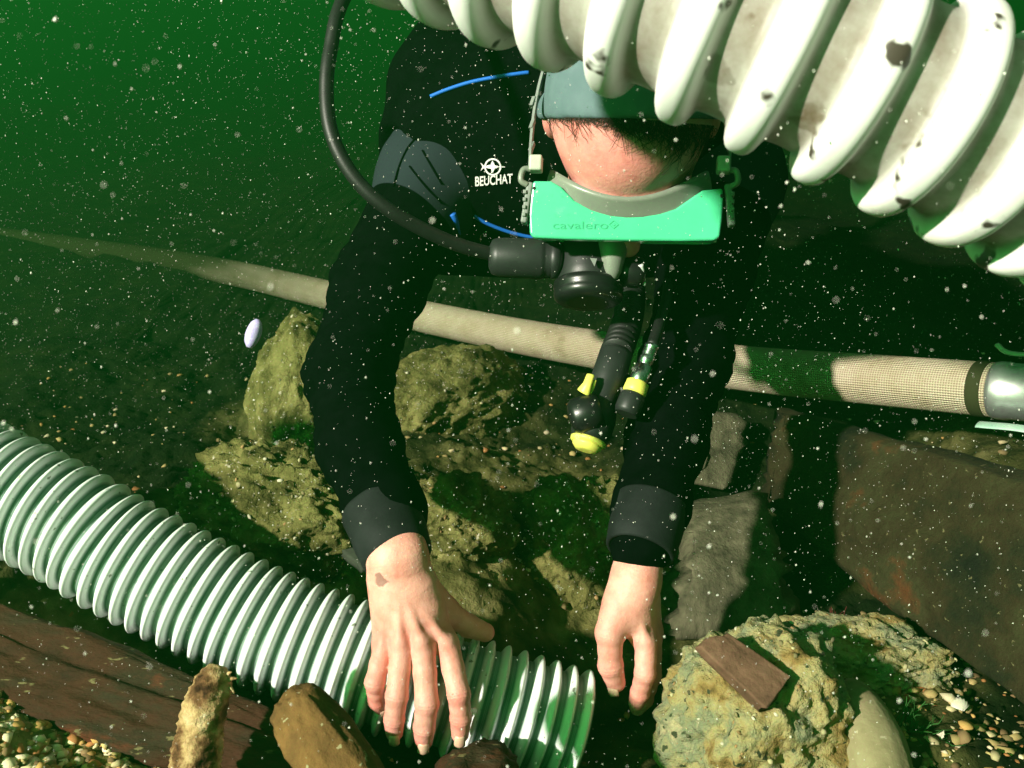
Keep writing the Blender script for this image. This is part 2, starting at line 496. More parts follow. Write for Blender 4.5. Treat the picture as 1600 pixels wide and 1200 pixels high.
def surfnet(f, lo, hi, h, smooth=2):
    lo = np.asarray(lo, float); hi = np.asarray(hi, float)
    C = 4
    n = (np.ceil((hi - lo) / h / C).astype(int) + 1) * C
    cn = n // C
    ax = [lo[i] + (np.arange(cn[i]) * C + (C - 1) / 2) * h for i in range(3)]
    g = np.stack(np.meshgrid(*ax, indexing='ij'), -1).reshape(-1, 3).astype(np.float32)
    cv = np.concatenate([f(g[i:i + 400000]) for i in range(0, len(g), 400000)]).reshape(cn)
    v = np.repeat(np.repeat(np.repeat(cv, C, 0), C, 1), C, 2).astype(np.float32)
    m = np.abs(v) < h * C * 1.6
    idx = np.argwhere(m)
    pts = (lo + idx * h).astype(np.float32)
    fv = np.concatenate([f(pts[i:i + 400000]) for i in range(0, len(pts), 400000)])
    v[m] = fv
    s = v < 0
    nx, ny, nz_ = v.shape
    def cor(a, o):
        return a[o[0]:nx - 1 + o[0], o[1]:ny - 1 + o[1], o[2]:nz_ - 1 + o[2]]
    offs = [(i, j, k) for i in (0, 1) for j in (0, 1) for k in (0, 1)]
    cnt = sum(cor(s, o).astype(np.int8) for o in offs)
    act = (cnt > 0) & (cnt < 8)
    ci = np.argwhere(act)
    vid = -np.ones(act.shape, np.int64)
    vid[act] = np.arange(len(ci))
    acc = np.zeros((len(ci), 3)); num = np.zeros(len(ci))
    for o in offs:
        for d in range(3):
            if o[d] == 0:
                o2 = list(o); o2[d] = 1
                a = v[ci[:, 0] + o[0], ci[:, 1] + o[1], ci[:, 2] + o[2]]
                b = v[ci[:, 0] + o2[0], ci[:, 1] + o2[1], ci[:, 2] + o2[2]]
                x = (a < 0) != (b < 0)
                t = np.where(x, a / np.where(x, a - b, 1), 0)
                p = np.tile(np.array(o, float), (len(ci), 1)); p[:, d] += t
                acc += np.where(x[:, None], p, 0); num += x
    V = lo + (ci + acc / num[:, None]) * h
    faces = []
    for d in range(3):
        e = [1, 1, 1]; e[d] = 0
        sl0 = [slice(None)] * 3; sl1 = [slice(None)] * 3
        sl0[d] = slice(0, -1); sl1[d] = slice(1, None)
        x = s[tuple(sl0)] != s[tuple(sl1)]
        ii = np.argwhere(x)
        o1, o2 = [(1, 2), (2, 0), (0, 1)][d]
        ok = (ii[:, o1] > 0) & (ii[:, o2] > 0) & (ii[:, o1] < v.shape[o1] - 1) & (ii[:, o2] < v.shape[o2] - 1)
        ii = ii[ok]
        inside = s[ii[:, 0], ii[:, 1], ii[:, 2]]
        def cell(a, b):
            q = ii.copy(); q[:, o1] += a; q[:, o2] += b
            return vid[q[:, 0], q[:, 1], q[:, 2]]
        F = np.stack([cell(-1, -1), cell(0, -1), cell(0, 0), cell(-1, 0)], 1)
        F[~inside] = F[~inside][:, ::-1]
        faces.append(F)
    F = np.concatenate(faces)
    for _ in range(smooth):            # a little Laplacian smoothing
        A = np.zeros_like(V); W = np.zeros(len(V))
        for k in range(4):
            a, b = F[:, k], F[:, (k + 1) % 4]
            np.add.at(A, a, V[b]); np.add.at(A, b, V[a])
            np.add.at(W, a, 1); np.add.at(W, b, 1)
        V = 0.5 * V + 0.5 * A / np.maximum(W, 1)[:, None]
    return V, F


def np_mesh(name, V, F):
    me = bpy.data.meshes.new(name)
    me.vertices.add(len(V))
    me.vertices.foreach_set('co', np.asarray(V, np.float32).ravel())
    k = F.shape[1]
    me.loops.add(F.size)
    me.loops.foreach_set('vertex_index', np.asarray(F, np.int32).ravel())
    me.polygons.add(len(F))
    me.polygons.foreach_set('loop_start', np.arange(0, F.size, k, dtype=np.int32))
    me.update(calc_edges=True)
    me.validate()
    return me


def np_obj(name, V, F, m, parent=None, smooth=True):
    return link_mesh(name, np_mesh(name, V, F), m, parent, smooth)


def march_many(f, pix, t0=0.3, t1=3.0):
    """points where the view rays through pixels meet a modelled surface; also a hit mask"""
    pix = np.asarray(pix, float)
    r = RT * ((pix[:, :1] - 800) / FPX) + UP * ((600 - pix[:, 1:2]) / FPX) + FW
    r /= np.linalg.norm(r, axis=1)[:, None]
    t = np.full(len(pix), t0)
    d = t.copy()
    for _ in range(160):
        d = f((r * t[:, None]).astype(np.float32))
        live = (d >= 0.0003) & (t < t1)
        if not live.any(): break
        t = np.where(live, t + np.maximum(d * 0.7, 0.0004), t)
    return r * t[:, None], t < t1


def march(f, px, py, t0=0.3, t1=3.0):
    p, ok = march_many(f, [(px, py)], t0, t1)
    return p[0] if ok[0] else None


def grad_many(f, p, e=0.002):
    p = np.asarray(p, np.float32)
    E3 = np.eye(3, dtype=np.float32) * e
    g = np.stack([f(p + E3[i]) - f(p - E3[i]) for i in range(3)], 1).astype(float)
    return g / np.maximum(np.linalg.norm(g, axis=1), 1e-9)[:, None]


def grad(f, p, e=0.002):
    return grad_many(f, np.asarray(p)[None], e)[0]


# ------------------------------------------------------------------ helpers: tubes and lofts
def catmull(pts, per=8):
    pts = [np.asarray(p, float) for p in pts]
    p = [2 * pts[0] - pts[1]] + pts + [2 * pts[-1] - pts[-2]]
    out = []
    for i in range(1, len(p) - 2):
        for k in range(per):
            t = k / per
            out.append(0.5 * ((2 * p[i]) + (-p[i - 1] + p[i + 1]) * t + (2 * p[i - 1] - 5 * p[i] + 4 * p[i + 1] - p[i + 2]) * t * t
                              + (-p[i - 1] + 3 * p[i] - 3 * p[i + 1] + p[i + 2]) * t ** 3))
    out.append(p[-2])
    return np.array(out)


def resample(path, n=None, step=None):
    seg = np.linalg.norm(np.diff(path, axis=0), axis=1)
    s = np.concatenate([[0], np.cumsum(seg)])
    if step: n = int(s[-1] / step) + 1
    q = np.linspace(0, s[-1], n)
    return np.stack([np.interp(q, s, path[:, i]) for i in range(3)], 1), q


def frames(path):
    T = np.gradient(path, axis=0)
    T /= np.linalg.norm(T, axis=1)[:, None]
    u = np.cross(T[0], [0, 0, 1.0])
    if np.linalg.norm(u) < 1e-3: u = np.cross(T[0], [0, 1.0, 0])
    u = nz(u)
    U = [u]
    for i in range(1, len(path)):
        u = U[-1] - T[i] * (U[-1] @ T[i])
        U.append(nz(u))
    U = np.array(U)
    return T, U, np.cross(T, U)


def tube(path, radii, seg=16, caps=True, flat=None):
    """rings along a path; radii scalar or array; returns V, list of faces"""
    path = np.asarray(path, float)
    n = len(path)
    r = np.broadcast_to(np.asarray(radii, float), (n,))
    T, U, W = frames(path)
    th = np.linspace(0, 2 * np.pi, seg, endpoint=False)
    fu, fw = flat or (1, 1)
    V = path[:, None] + r[:, None, None] * (fu * np.cos(th)[None, :, None] * U[:, None] + fw * np.sin(th)[None, :, None] * W[:, None])
    V = V.reshape(-1, 3)
    i = np.arange(n - 1)[:, None]; j = np.arange(seg)[None]
    j2 = (j + 1) % seg
    F = np.stack([i * seg + j, i * seg + j2, (i + 1) * seg + j2, (i + 1) * seg + j], -1).reshape(-1, 4)
    F = [tuple(x) for x in F]
    if caps:
        F.append(tuple(range(seg))[::-1])
        F.append(tuple(range((n - 1) * seg, n * seg)))
    return V, F


def tube_obj(name, pts, radii, m, parent=None, seg=16, per=8, caps=True, flat=None, spline=True):
    path = catmull(pts, per) if spline else np.asarray(pts, float)
    if np.ndim(radii) > 0:
        k = np.linspace(0, 1, len(radii)); radii = np.interp(np.linspace(0, 1, len(path)), k, radii)
    V, F = tube(path, radii, seg, caps, flat)
    return mesh_obj(name, V, F, m, parent)


def lathe(a, b, prof, seg=28):
    """solid of revolution from a to b; prof = [(t, r), ...]"""
    a = np.asarray(a, float); b = np.asarray(b, float)
    path = np.array([a + (b - a) * t for t, r in prof])
    d = nz(b - a)
    u = np.cross(d, [0, 0, 1.0])
    if np.linalg.norm(u) < 1e-3: u = np.cross(d, [0, 1.0, 0])
    u = nz(u); w = np.cross(d, u)
    th = np.linspace(0, 2 * np.pi, seg, endpoint=False)
    V = np.concatenate([path[i] + max(prof[i][1], 1e-5) * (np.cos(th)[:, None] * u + np.sin(th)[:, None] * w) for i in range(len(prof))])
    F = []
    for i in range(len(prof) - 1):
        for j in range(seg):
            k = (j + 1) % seg
            F.append((i * seg + j, i * seg + k, (i + 1) * seg + k, (i + 1) * seg + j))
    F.append(tuple(range(seg))[::-1]); F.append(tuple(range((len(prof) - 1) * seg, len(prof) * seg)))
    return V, F


def lathe_obj(name, a, b, prof, m, parent=None, seg=28):
    V, F = lathe(a, b, prof, seg)
    o = mesh_obj(name, V, F, m, parent)
    for p in o.data.polygons:
        if len(p.vertices) > 4: p.use_smooth = False
    return o


# ================================================================== SEABED
ctrl = [  # pixel, pixel, depth: places where the bottom shows or carries something
    (-40, 900, 1.03), (55, 930, 1.02), (240, 1020, 1.01), (445, 1106, 1.0), (620, 1160, 1.0), (800, 1235, 1.0),
    (60, 1165, 0.85), (250, 1200, 0.84), (-60, 1120, 0.86), (450, 1240, 0.85), (640, 1250, 0.85),
    (430, 805, 1.12), (530, 790, 1.13), (640, 790, 1.13), (690, 790, 1.13), (690, 890, 1.06), (560, 885, 1.05), (600, 760, 1.26), (730, 740, 1.34), (960, 800, 1.26), (930, 930, 1.16), (470, 660, 1.62), (700, 650, 1.62),
    (820, 900, 1.36), (900, 1000, 1.24), (980, 1170, 1.13), (1000, 900, 1.24), (900, 800, 1.26), (850, 700, 1.62),
    (450, 515, 2.15), (700, 545, 1.98), (950, 590, 1.72), (1200, 625, 1.45), (1500, 675, 1.22), (1640, 690, 1.12),
    (200, 600, 1.75), (50, 700, 1.5), (300, 720, 1.42), (1150, 800, 1.45), (1150, 960, 1.18), (1050, 1120, 1.02), (1150, 1220, 0.90),
    (1260, 900, 1.32), (1400, 1010, 1.18), (1560, 1100, 1.05), (1350, 1040, 1.0), (1420, 1100, 0.93), (1560, 1200, 0.86), (1500, 1090, 0.97), (1300, 1220, 0.86)]
CP = np.array([P(*c) for c in ctrl])
FLOOR = -0.62


def ground_base(x, y):
    d2 = (x[:, None] - CP[None, :, 0]) ** 2 + (y[:, None] - CP[None, :, 1]) ** 2
    w = np.exp(-d2 / (2 * 0.085 ** 2)) + 1e-3 * np.exp(-d2 / (2 * 0.22 ** 2))
    w0 = 2e-5
    z = (w @ CP[:, 2] + w0 * FLOOR) / (w.sum(1) + w0)
    return z


def ground_z(x, y):
    x = np.atleast_1d(np.asarray(x, float)); y = np.atleast_1d(np.asarray(y, float))
    z = ground_base(x, y)
    p = np.stack([x, y, np.zeros_like(x)], 1)
    z = z + 0.030 * fbm(p * 5, 3, 3) + 0.016 * fbm(p * 19, 4, 5) + 0.010 * np.abs(fbm(p * 55, 3, 9)) + 0.004 * fbm(p * 120, 2, 12)
    r = np.hypot(x, y - 1)
    far = np.clip((r - 1.6) / 4, 0, 1)
    z = z + far * 0.25 * fbm(p * 0.8, 3, 21) - far * 0.12
    return z


def axis_samples(a, b, fine, out):
    inner = np.arange(a, b + fine, fine)
    g = []
    s = fine
    v = b
    while v < out:
        s *= 1.16; v += s; g.append(v)
    h = []
    s = fine; v = a
    while v > -out:
        s *= 1.16; v -= s; h.append(v)
    return np.array(h[::-1] + list(inner) + g)


gx = axis_samples(-0.80, 0.90, 0.0052, 15)
gy = axis_samples(0.50, 1.75, 0.0052, 15)
X, Y = np.meshgrid(gx, gy, indexing='ij')
xs, ys = X.ravel(), Y.ravel()
zs = np.concatenate([ground_z(xs[i:i + 60000], ys[i:i + 60000]) for i in range(0, len(xs), 60000)])
V = np.stack([xs, ys, zs], 1)
# overhang the bottom a little sideways so that it does not read as a height map
near = (np.abs(xs) < 1.2) & (ys < 2.4)
jit = np.stack([fbm(V * 26 + 5, 3, 31), fbm(V * 26 + 55, 3, 32)], 1)
V[near, :2] += 0.012 * jit[near]
nxg, nyg = X.shape
i = np.arange(nxg - 1)[:, None]; j = np.arange(nyg - 1)[None]
F = np.stack([i * nyg + j, (i + 1) * nyg + j, (i + 1) * nyg + j + 1, i * nyg + j + 1], -1).reshape(-1, 4)
crust_lit_c = [(P(470, 830, 1.16), .15, 1.0), (P(680, 830, 1.15), .15, 1.0), (P(920, 850, 1.2), .13, .9), (P(600, 740, 1.3), .13, .7), (P(820, 720, 1.4), .15, .5), (P(560, 890, 1.1), .08, 1.0), (P(100, 1170, .85), .16, .9), (P(480, 650, 1.62), .12, .5),
           (P(700, 640, 1.65), .16, .35), (P(1300, 1040, 1.0), .10, .8), (P(1200, 1180, .9), .12, .7), (P(1450, 680, 1.25), .12, .30), (P(100, 950, 1.0), .07, .6), (P(350, 1060, 1.0), .06, .6)]
cm = np.zeros(len(V))  # mask of crust patches, which double as painted light on the ground
for c_, r_, a_ in crust_lit_c:
    dd = np.hypot(V[:, 0] - c_[0], V[:, 1] - c_[1])
    cm = np.maximum(cm, a_ * np.clip(1.6 - dd / r_ * 1.1 + 0.7 * fbm(V * 13, 3, 41), 0, 1))
sb = np_obj('seabed', V, F, MATS['silt'])
ca = sb.data.color_attributes.new('crust_lit', 'FLOAT_COLOR', 'POINT')
ca.data.foreach_set('color', np.repeat(cm[:, None], 4, 1).astype(np.float32).ravel())
tag(sb, 'silty yellow green seabed with lumps and hollows under the diver', None, None, 'structure')


# ------------------------------------------------------------------ rocks and wood as displaced closed meshes
def ico(sub):
    bm = bmesh.new()
    bmesh.ops.create_icosphere(bm, subdivisions=sub, radius=1)
    V = np.array([v.co[:] for v in bm.verts]); F = np.array([[v.index for v in f.verts] for f in bm.faces])
    bm.free()
    return V, F


def rock(name, c, ax, r, m, amp=0.25, fr=2.2, sub=5, seed=0, sharp=0.0, boxy=0.0, parent=None, fine=0.05):
    V, F = ico(sub)
    if boxy:
        q = np.abs(V).max(1)[:, None]
        V = V * (1 - boxy) + (V / q) * boxy * 0.9
    n = fbm(V * fr + seed * 7.1, 5, seed)
    n2 = 1 - np.abs(fbm(V * fr * 2.3 + seed * 3.3, 4, seed + 40)) * 2
    n3 = fbm(V * fr * 7 + seed, 3, seed + 80)
    V = V * (1 + amp * n + sharp * n2 + fine * n3)[:, None]
    V = V * np.asarray(r)
    V = np.asarray(c) + V @ np.asarray(ax, float)
    return np_obj(name, V, F, m, parent)


IDN = np.eye(3)


def rot_z(a):
    c, s = math.cos(a), math.sin(a)
    return np.array([[c, s, 0], [-s, c, 0], [0, 0, 1.0]])


def beam(name, corners, thick_dir, thick, m, parent=None, nu=90, nv=26, nw=6, amp=0.006, grain=0.004, seed=0, round_=0.12, wob=0.012, ragged=0.02):
    """a squared timber: front face given by four corners TL, TR, BR, BL, thickness along thick_dir; worn edges and grain relief"""
    TL, TR, BR, BL = [np.asarray(c, float) for c in corners]
    td = nz(thick_dir)
    V = []; idx = {}; F = []
    bm = bmesh.new()
    bmesh.ops.create_cube(bm, size=2)
    bmesh.ops.subdivide_edges(bm, edges=bm.edges[:], cuts=1)
    bm.free()
    def add(u, v, w):
        k = (u, v, w)
        if k not in idx:
            idx[k] = len(V); V.append((u / nu, v / nv, w / nw))
        return idx[k]
    for u in range(nu):
        for v in range(nv):
            F.append((add(u, v, 0), add(u, v + 1, 0), add(u + 1, v + 1, 0), add(u + 1, v, 0)))
            F.append((add(u, v, nw), add(u + 1, v, nw), add(u + 1, v + 1, nw), add(u, v + 1, nw)))
        for w in range(nw):
            F.append((add(u, 0, w), add(u + 1, 0, w), add(u + 1, 0, w + 1), add(u, 0, w + 1)))
            F.append((add(u, nv, w), add(u, nv, w + 1), add(u + 1, nv, w + 1), add(u + 1, nv, w)))
    for v in range(nv):
        for w in range(nw):
            F.append((add(0, v, w), add(0, v, w + 1), add(0, v + 1, w + 1), add(0, v + 1, w)))
            F.append((add(nu, v, w), add(nu, v + 1, w), add(nu, v + 1, w + 1), add(nu, v, w + 1)))
    q = np.array(V)
    # round the cross-section
    cv, cw = q[:, 1] * 2 - 1, q[:, 2] * 2 - 1
    cu = q[:, 0] * 2 - 1
    rr = np.sqrt(np.maximum(cv ** 2 + cw ** 2, 1e-9)) / np.maximum(np.maximum(np.abs(cv), np.abs(cw)), 1e-6)
    k = 1 - round_ * (rr - 1) * 1.4
    ends = 1 - 0.10 * round_ * (np.abs(cu) ** 12) * (cv ** 2 + cw ** 2)
    cv, cw = cv * k * ends, cw * k * ends
    L = np.linalg.norm(TR - TL); H = np.linalg.norm(BL - TL)
    pp = np.stack([q[:, 0] * L, cv * H / 2, cw * thick / 2], 1)
    g = fbm(pp * np.array([4, 70, 70]) + seed * 9, 4, seed)           # long grain
    b = fbm(pp * np.array([9, 14, 14]) + seed * 5, 4, seed + 3)
    wv = fbm(np.stack([q[:, 0] * L * 3.2, np.zeros(len(q)), np.zeros(len(q))], 1) + seed, 3, seed + 9)
    v01 = (cv + 1) / 2
    top = TL + (TR - TL) * q[:, :1]; bot = BL + (BR - BL) * q[:, :1]
    W = top + (bot - top) * v01[:, None] + td * ((cw + 1) / 2 * thick)[:, None]
    ctr = (top + bot) / 2 + td * thick / 2
    out = W - ctr
    out /= np.maximum(np.linalg.norm(out, axis=1), 1e-6)[:, None]
    W = W + out * (grain * g + amp * b)[:, None] + td * (wob * wv)[:, None] + UP * (wob * 0.7 * np.roll(wv, 5))[:, None]
    # ragged ends
    ed = nz(TR - TL)
    W += ed * ((np.abs(cu) > 0.97) * ragged * vnoise(pp * 60 + seed, seed + 5))[:, None]
    return mesh_obj(name, W, F, m, parent)


# big dark beam at right, dark red plank at lower left, grey stump, fragments
o = beam('timber_beam', [P(1222, 648, 1.36), P(1700, 775, 0.90), P(1700, 1190, 0.82), P(1190, 800, 1.31)], FW * 0.7 + np.array([0.35, 0.5, -0.1]), 0.11,
         MATS['timber_dark'], nu=150, nv=60, seed=3, amp=0.012, grain=0.010, wob=0.016)
tag(o, 'large dark brown ship timber slanting down below the woven hose at right', 'timber')
o = beam('timber_plank', [P(-120, 880, 0.965), P(560, 1158, 0.835), P(545, 1285, 0.80), P(-120, 1080, 0.90)], FW * 0.7 - UP * 0.5, 0.05,
         MATS['timber_red'], nu=170, nv=40, seed=8, amp=0.010, grain=0.008, wob=0.010)
tag(o, 'dark reddish brown plank lying in front of the ribbed hose at lower left', 'plank')
o = beam('timber_stump', [P(1085, 790, 1.20), P(1195, 775, 1.20), P(1250, 1010, 1.08), P(1060, 1010, 1.08)], FW, 0.10,
         MATS['timber_grey'], nu=30, nv=50, seed=5, amp=0.016, grain=0.003, round_=0.45, wob=0.012)
tag(o, 'weathered grey upright timber stump with a vertical crack behind the pale rock', 'timber')
o = beam('plank_fragment', [P(1108, 640, 1.44), P(1158, 645, 1.44), P(1138, 768, 1.36), P(1088, 758, 1.36)], FW, 0.025,
         MATS['timber_grey'], nu=14, nv=30, seed=6, amp=0.004, grain=0.002, round_=0.2, wob=0.003)
tag(o, 'short pale board fragment standing between the diver\'s arm and the large timber', 'board')
# thin dark slab under the cuff
sl = [P(476, 806, 1.12), P(548, 792, 1.13), P(600, 850, 1.04), P(566, 886, 1.02)]
o = beam('slate_slab', sl, nz(np.cross(sl[1] - sl[0], sl[2] - sl[0])) * np.sign(np.cross(sl[1] - sl[0], sl[2] - sl[0]) @ FW), 0.010, MATS['slate_dark'],
         nu=20, nv=14, nw=3, amp=0.002, grain=0.001, seed=12, round_=0.15, wob=0.001, ragged=0.002)
tag(o, 'thin dark tilted slab sticking out of the silt beside the turned sleeve cuff', 'slab')

# barked stick and rounded wood stub in the foreground
pts = [P(285, 1290, 0.78), P(302, 1210, 0.785), P(318, 1120, 0.795), P(333, 1068, 0.80), P(342, 1040, 0.805)]
path, _ = resample(catmull(pts, 8), n=70)
rad = np.interp(np.linspace(0, 1, 70), [0, .5, .85, .96, 1], [.0197, .0186, .0158, .0112, .0066])
V, F = tube(path, rad, 40)
V = np.array(V)
ctr = np.repeat(path, 40, 0)
dirs = V - ctr
V = V + dirs * (0.20 * fbm(V * np.array([120, 120, 60]), 4, 2) + 0.16 * fbm(V * 300, 3, 4))[:, None]
o = mesh_obj('broken_stick', V, F, MATS['bark'])
tag(o, 'short broken stick with flaking pale bark standing before the plank', 'stick')
for k, (a, b) in enumerate([((352, 1068), (371, 1060)), ((355, 1072), (366, 1083)), ((310, 1108), (292, 1088)), ((352, 1062), (362, 1050))]):
    p0, p1 = P(a[0], a[1], 0.80), P(b[0], b[1], 0.795)
    tube_obj('twig', [p0, (p0 + p1) / 2 + np.array([0, 0, .002]), p1], [0.0022, 0.0016, 0.0006], MATS['bark'], o, seg=7, per=4)
axs = np.array([nz(P(560, 1200, .74) - P(480, 1090, .76)), nz(np.cross(nz(P(560, 1200, .74) - P(480, 1090, .76)), FW)), FW])
axs[2] = nz(np.cross(axs[0], axs[1]))
o = rock('wood_stub', P(518, 1182, 0.695), axs, (0.056, 0.0245, 0.022), MATS['wood_orange'], amp=0.20, fr=1.4, seed=4, sharp=0.05, boxy=0.35, fine=0.03)
tag(o, 'rounded orange brown wood stub before the ribbed hose, left of the fingers', 'wood')

# pale concreted rock at lower right, with its embedded wood and neighbours
o = rock('concretion_rock', P(1185, 1130, 0.90), rot_z(0.3), (0.072, 0.075, 0.078), MATS['rock_pale'], amp=0.42, fr=1.5, seed=15, sharp=0.11, boxy=0.25, sub=6, fine=0.07)
tag(o, 'pale yellow concreted rock at lower right with a wood piece embedded on top', 'rock')
ws = [P(1138, 985, 0.855), P(1240, 1056, 0.828), P(1194, 1107, 0.808), P(1094, 1012, 0.842)]
o = beam('wood_chip', ws, FW * 0.8 - UP * 0.5, 0.020, MATS['wood_brown'], nu=60, nv=24, nw=5, amp=0.0014, grain=0.0022, seed=31, round_=0.12, wob=0.001, ragged=0.010)
tag(o, 'flat brown splintered wood piece set in the top of the pale rock', 'wood')
o = rock('lumpy_rock', P(1325, 1035, 1.0), rot_z(-0.2), (0.085, 0.05, 0.035), MATS['rock_pale'], amp=0.45, fr=2.0, seed=23, sharp=0.14, sub=6, fine=0.08)
tag(o, 'low lumpy pale rock behind the smooth tan cobble', 'rock')
ax2 = np.array([nz(P(1390, 1230, .80) - P(1330, 1080, .88)), [1.0, 0, 0], [0, 0, 1.0]])
ax2[1] = nz(np.cross(ax2[0], FW)); ax2[2] = np.cross(ax2[0], ax2[1])
o = rock('smooth_cobble', P(1362, 1165, 0.86), ax2, (0.068, 0.027, 0.026), MATS['cobble'], amp=0.12, fr=0.9, seed=2, sub=5, fine=0.012)
tag(o, 'smooth tan elongated cobble lying beside the pale rock', 'cobble')
o = rock('silt_boulder', P(905, 860, 1.22), rot_z(0.4), (0.075, 0.07, 0.085), MATS['rock_silt'], amp=0.42, fr=1.5, seed=9, sharp=0.12, sub=6, fine=0.10)
tag(o, 'silt covered greenish boulder in the hollow between the two hands', 'boulder')
o = rock('shelly_mound', P(690, 825, 1.15), rot_z(0.1), (0.075, 0.06, 0.055), MATS['rock_silt'], amp=0.45, fr=1.7, seed=13, sharp=0.13, sub=6, fine=0.11)
tag(o, 'shelly silt mound just right of the turned sleeve cuff', 'mound')
o = rock('crusted_mound', P(445, 812, 1.13), rot_z(-0.3), (0.120, 0.070, 0.072), MATS['rock_silt'], amp=0.42, fr=2.0, seed=16, sharp=0.14, sub=6, fine=0.12)
tag(o, 'crusted yellow silt mound behind the ribbed hose left of the slab', 'mound')
o = rock('bank_boulder', P(478, 640, 1.60), rot_z(0.2), (0.085, 0.12, 0.13), MATS['rock_silt'], amp=0.28, fr=1.4, seed=19, sharp=0.06, sub=6, fine=0.07)
tag(o, 'large greenish boulder half hidden behind the elbow under the woven hose', 'boulder')
o = rock('murky_boulder', P(690, 640, 1.66), rot_z(0.9), (0.17, 0.10, 0.085), MATS['rock_silt'], amp=0.35, fr=1.6, seed=27, sharp=0.10, sub=6, fine=0.09)
tag(o, 'murky dark boulder in the shade below the diver\'s chest', 'boulder')
o = rock('dark_lump', P(745, 1215, 0.86), rot_z(0.5), (0.034, 0.03, 0.024), MATS['timber_red'], amp=0.4, fr=2, seed=33, sharp=0.1, sub=4, fine=0.08)
tag(o, 'small dark crusty lump under the hose below the index finger', 'rock')


# ================================================================== CORRUGATED HOSES
def corrugated(name, path, r0, pitch, prof, m, seg=64, parent=None):
    """path resampled, the profile (t, dr) repeated once per pitch"""
    _, s = resample(path, n=len(path) * 4)
    L = s[-1]
    nr = int(L / pitch)
    ts = []; dr = []
    for k in range(nr):
        for t, r in prof:
            ts.append((k + t) * pitch); dr.append(r)
    ts.append(nr * pitch); dr.append(prof[0][1])
    ts = np.array(ts); dr = np.array(dr)
    seg_ = np.linalg.norm(np.diff(path, axis=0), axis=1)
    ss = np.concatenate([[0], np.cumsum(seg_)])
    pp = np.stack([np.interp(ts, ss, path[:, i]) for i in range(3)], 1)
    # smooth tangents from the path itself
    T, U, W = frames(path)
    Tu = nz_rows(np.stack([np.interp(ts, ss, U[:, i]) for i in range(3)], 1))
    Tw = nz_rows(np.stack([np.interp(ts, ss, W[:, i]) for i in range(3)], 1))
    th = np.linspace(0, 2 * np.pi, seg, endpoint=False)
    r = r0 + dr
    V = pp[:, None] + r[:, None, None] * (np.cos(th)[None, :, None] * Tu[:, None] + np.sin(th)[None, :, None] * Tw[:, None])
    n = len(pp)
    # inner wall so that the cut end shows a wall thickness and a dark bore
    ri = r0 - 0.0035
    Vi = pp[:, None] + ri * (np.cos(th)[None, :, None] * Tu[:, None] + np.sin(th)[None, :, None] * Tw[:, None])
    V = np.concatenate([V.reshape(-1, 3), Vi.reshape(-1, 3)])
    i = np.arange(n - 1)[:, None]; j = np.arange(seg)[None]; j2 = (j + 1) % seg
    Fo = np.stack([i * seg + j, i * seg + j2, (i + 1) * seg + j2, (i + 1) * seg + j], -1).reshape(-1, 4)
    Fi = (Fo + n * seg)[:, ::-1]
    e = []
    jj = np.arange(seg); jk = (jj + 1) % seg
    for k, fl in ((0, True), (n - 1, False)):
        q = np.stack([k * seg + jj, k * seg + jk, n * seg + k * seg + jk, n * seg + k * seg + jj], -1)
        e.append(q if not fl else q[:, ::-1])
    e[1] = e[1][:, ::-1]; e[0] = e[0][:, ::-1]
    F = np.concatenate([Fo, Fi] + e)
    ob = np_obj(name, V, F, m, parent)
    gz = np.clip(1 - dr / ((0.55 if pitch > .03 else 0.30) * dr.max()), 0, 1)            # 1 in the grooves, for painted rib shade and the near hose's dirt
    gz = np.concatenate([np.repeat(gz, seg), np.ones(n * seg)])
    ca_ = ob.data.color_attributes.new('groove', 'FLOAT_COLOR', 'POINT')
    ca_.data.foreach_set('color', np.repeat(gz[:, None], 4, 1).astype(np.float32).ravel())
    return ob


def nz_rows(a):
    return a / np.linalg.norm(a, axis=1)[:, None]


RIB = [(0, 0), (.07, 0), (.11, .0006), (.15, 0), (.19, .0006), (.23, 0), (.30, .0003), (.35, .0016), (.43, .0044), (.52, .0068), (.61, .0082), (.69, .0087), (.76, .0083),
       (.82, .0066), (.88, .0032), (.94, .0004)]
HOSE_PTS = [P(-420, 520, 1.02), P(-230, 635, 1.0), P(-60, 733, .985), (P(116, 824, .975)), P(190, 869, .972), P(350, 951, .968), P(448, 995, .965), P(600, 1049, .962), P(700, 1082, .96),
            P(799, 1112, .96), P(912, 1146, .962)]
hp, _ = resample(catmull(HOSE_PTS, 12), n=260)
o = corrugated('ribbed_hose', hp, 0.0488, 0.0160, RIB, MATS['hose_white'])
tag(o, 'white ribbed plastic hose held under the left hand in the picture', 'hose')

# large near hose at upper right: shallow arc in front of the diver
fit = dict(A=np.array([0.1301, 0.1809, 0.5293]), az=-0.1014, el=-0.4394, p=0.0396, cu=1.0418, cv=-0.1402)
Dc = np.array([math.cos(fit['az']) * math.cos(fit['el']), math.sin(fit['el']), math.sin(fit['az']) * math.cos(fit['el'])])
Uc = nz(np.cross(Dc, [0, 1, 0])); Vc = np.cross(Dc, Uc)
sv = (np.arange(-26, 27, 0.25)) * fit['p']
lim = 0.20
def bend(s):
    a = abs(s)
    return s * s if a < lim else lim * lim + 2 * lim * (a - lim)
ps = np.array([fit['A'] + s * Dc + bend(s) * (fit['cu'] * Uc + fit['cv'] * Vc) for s in sv])
ps = ps[:, :1] * RT + ps[:, 1:2] * UP + ps[:, 2:] * FW
keep = [k for k in range(len(ps)) if sv[k] > -0.225 and sv[k] < 0.40]
ps = ps[keep]
t0 = nz(ps[0] - ps[3])             # unseen lead, bent up towards the camera so its shadow misses the head
zz_ = np.array([0, 0, 1.0])
yy_ = np.array([0, -1.0, 0])
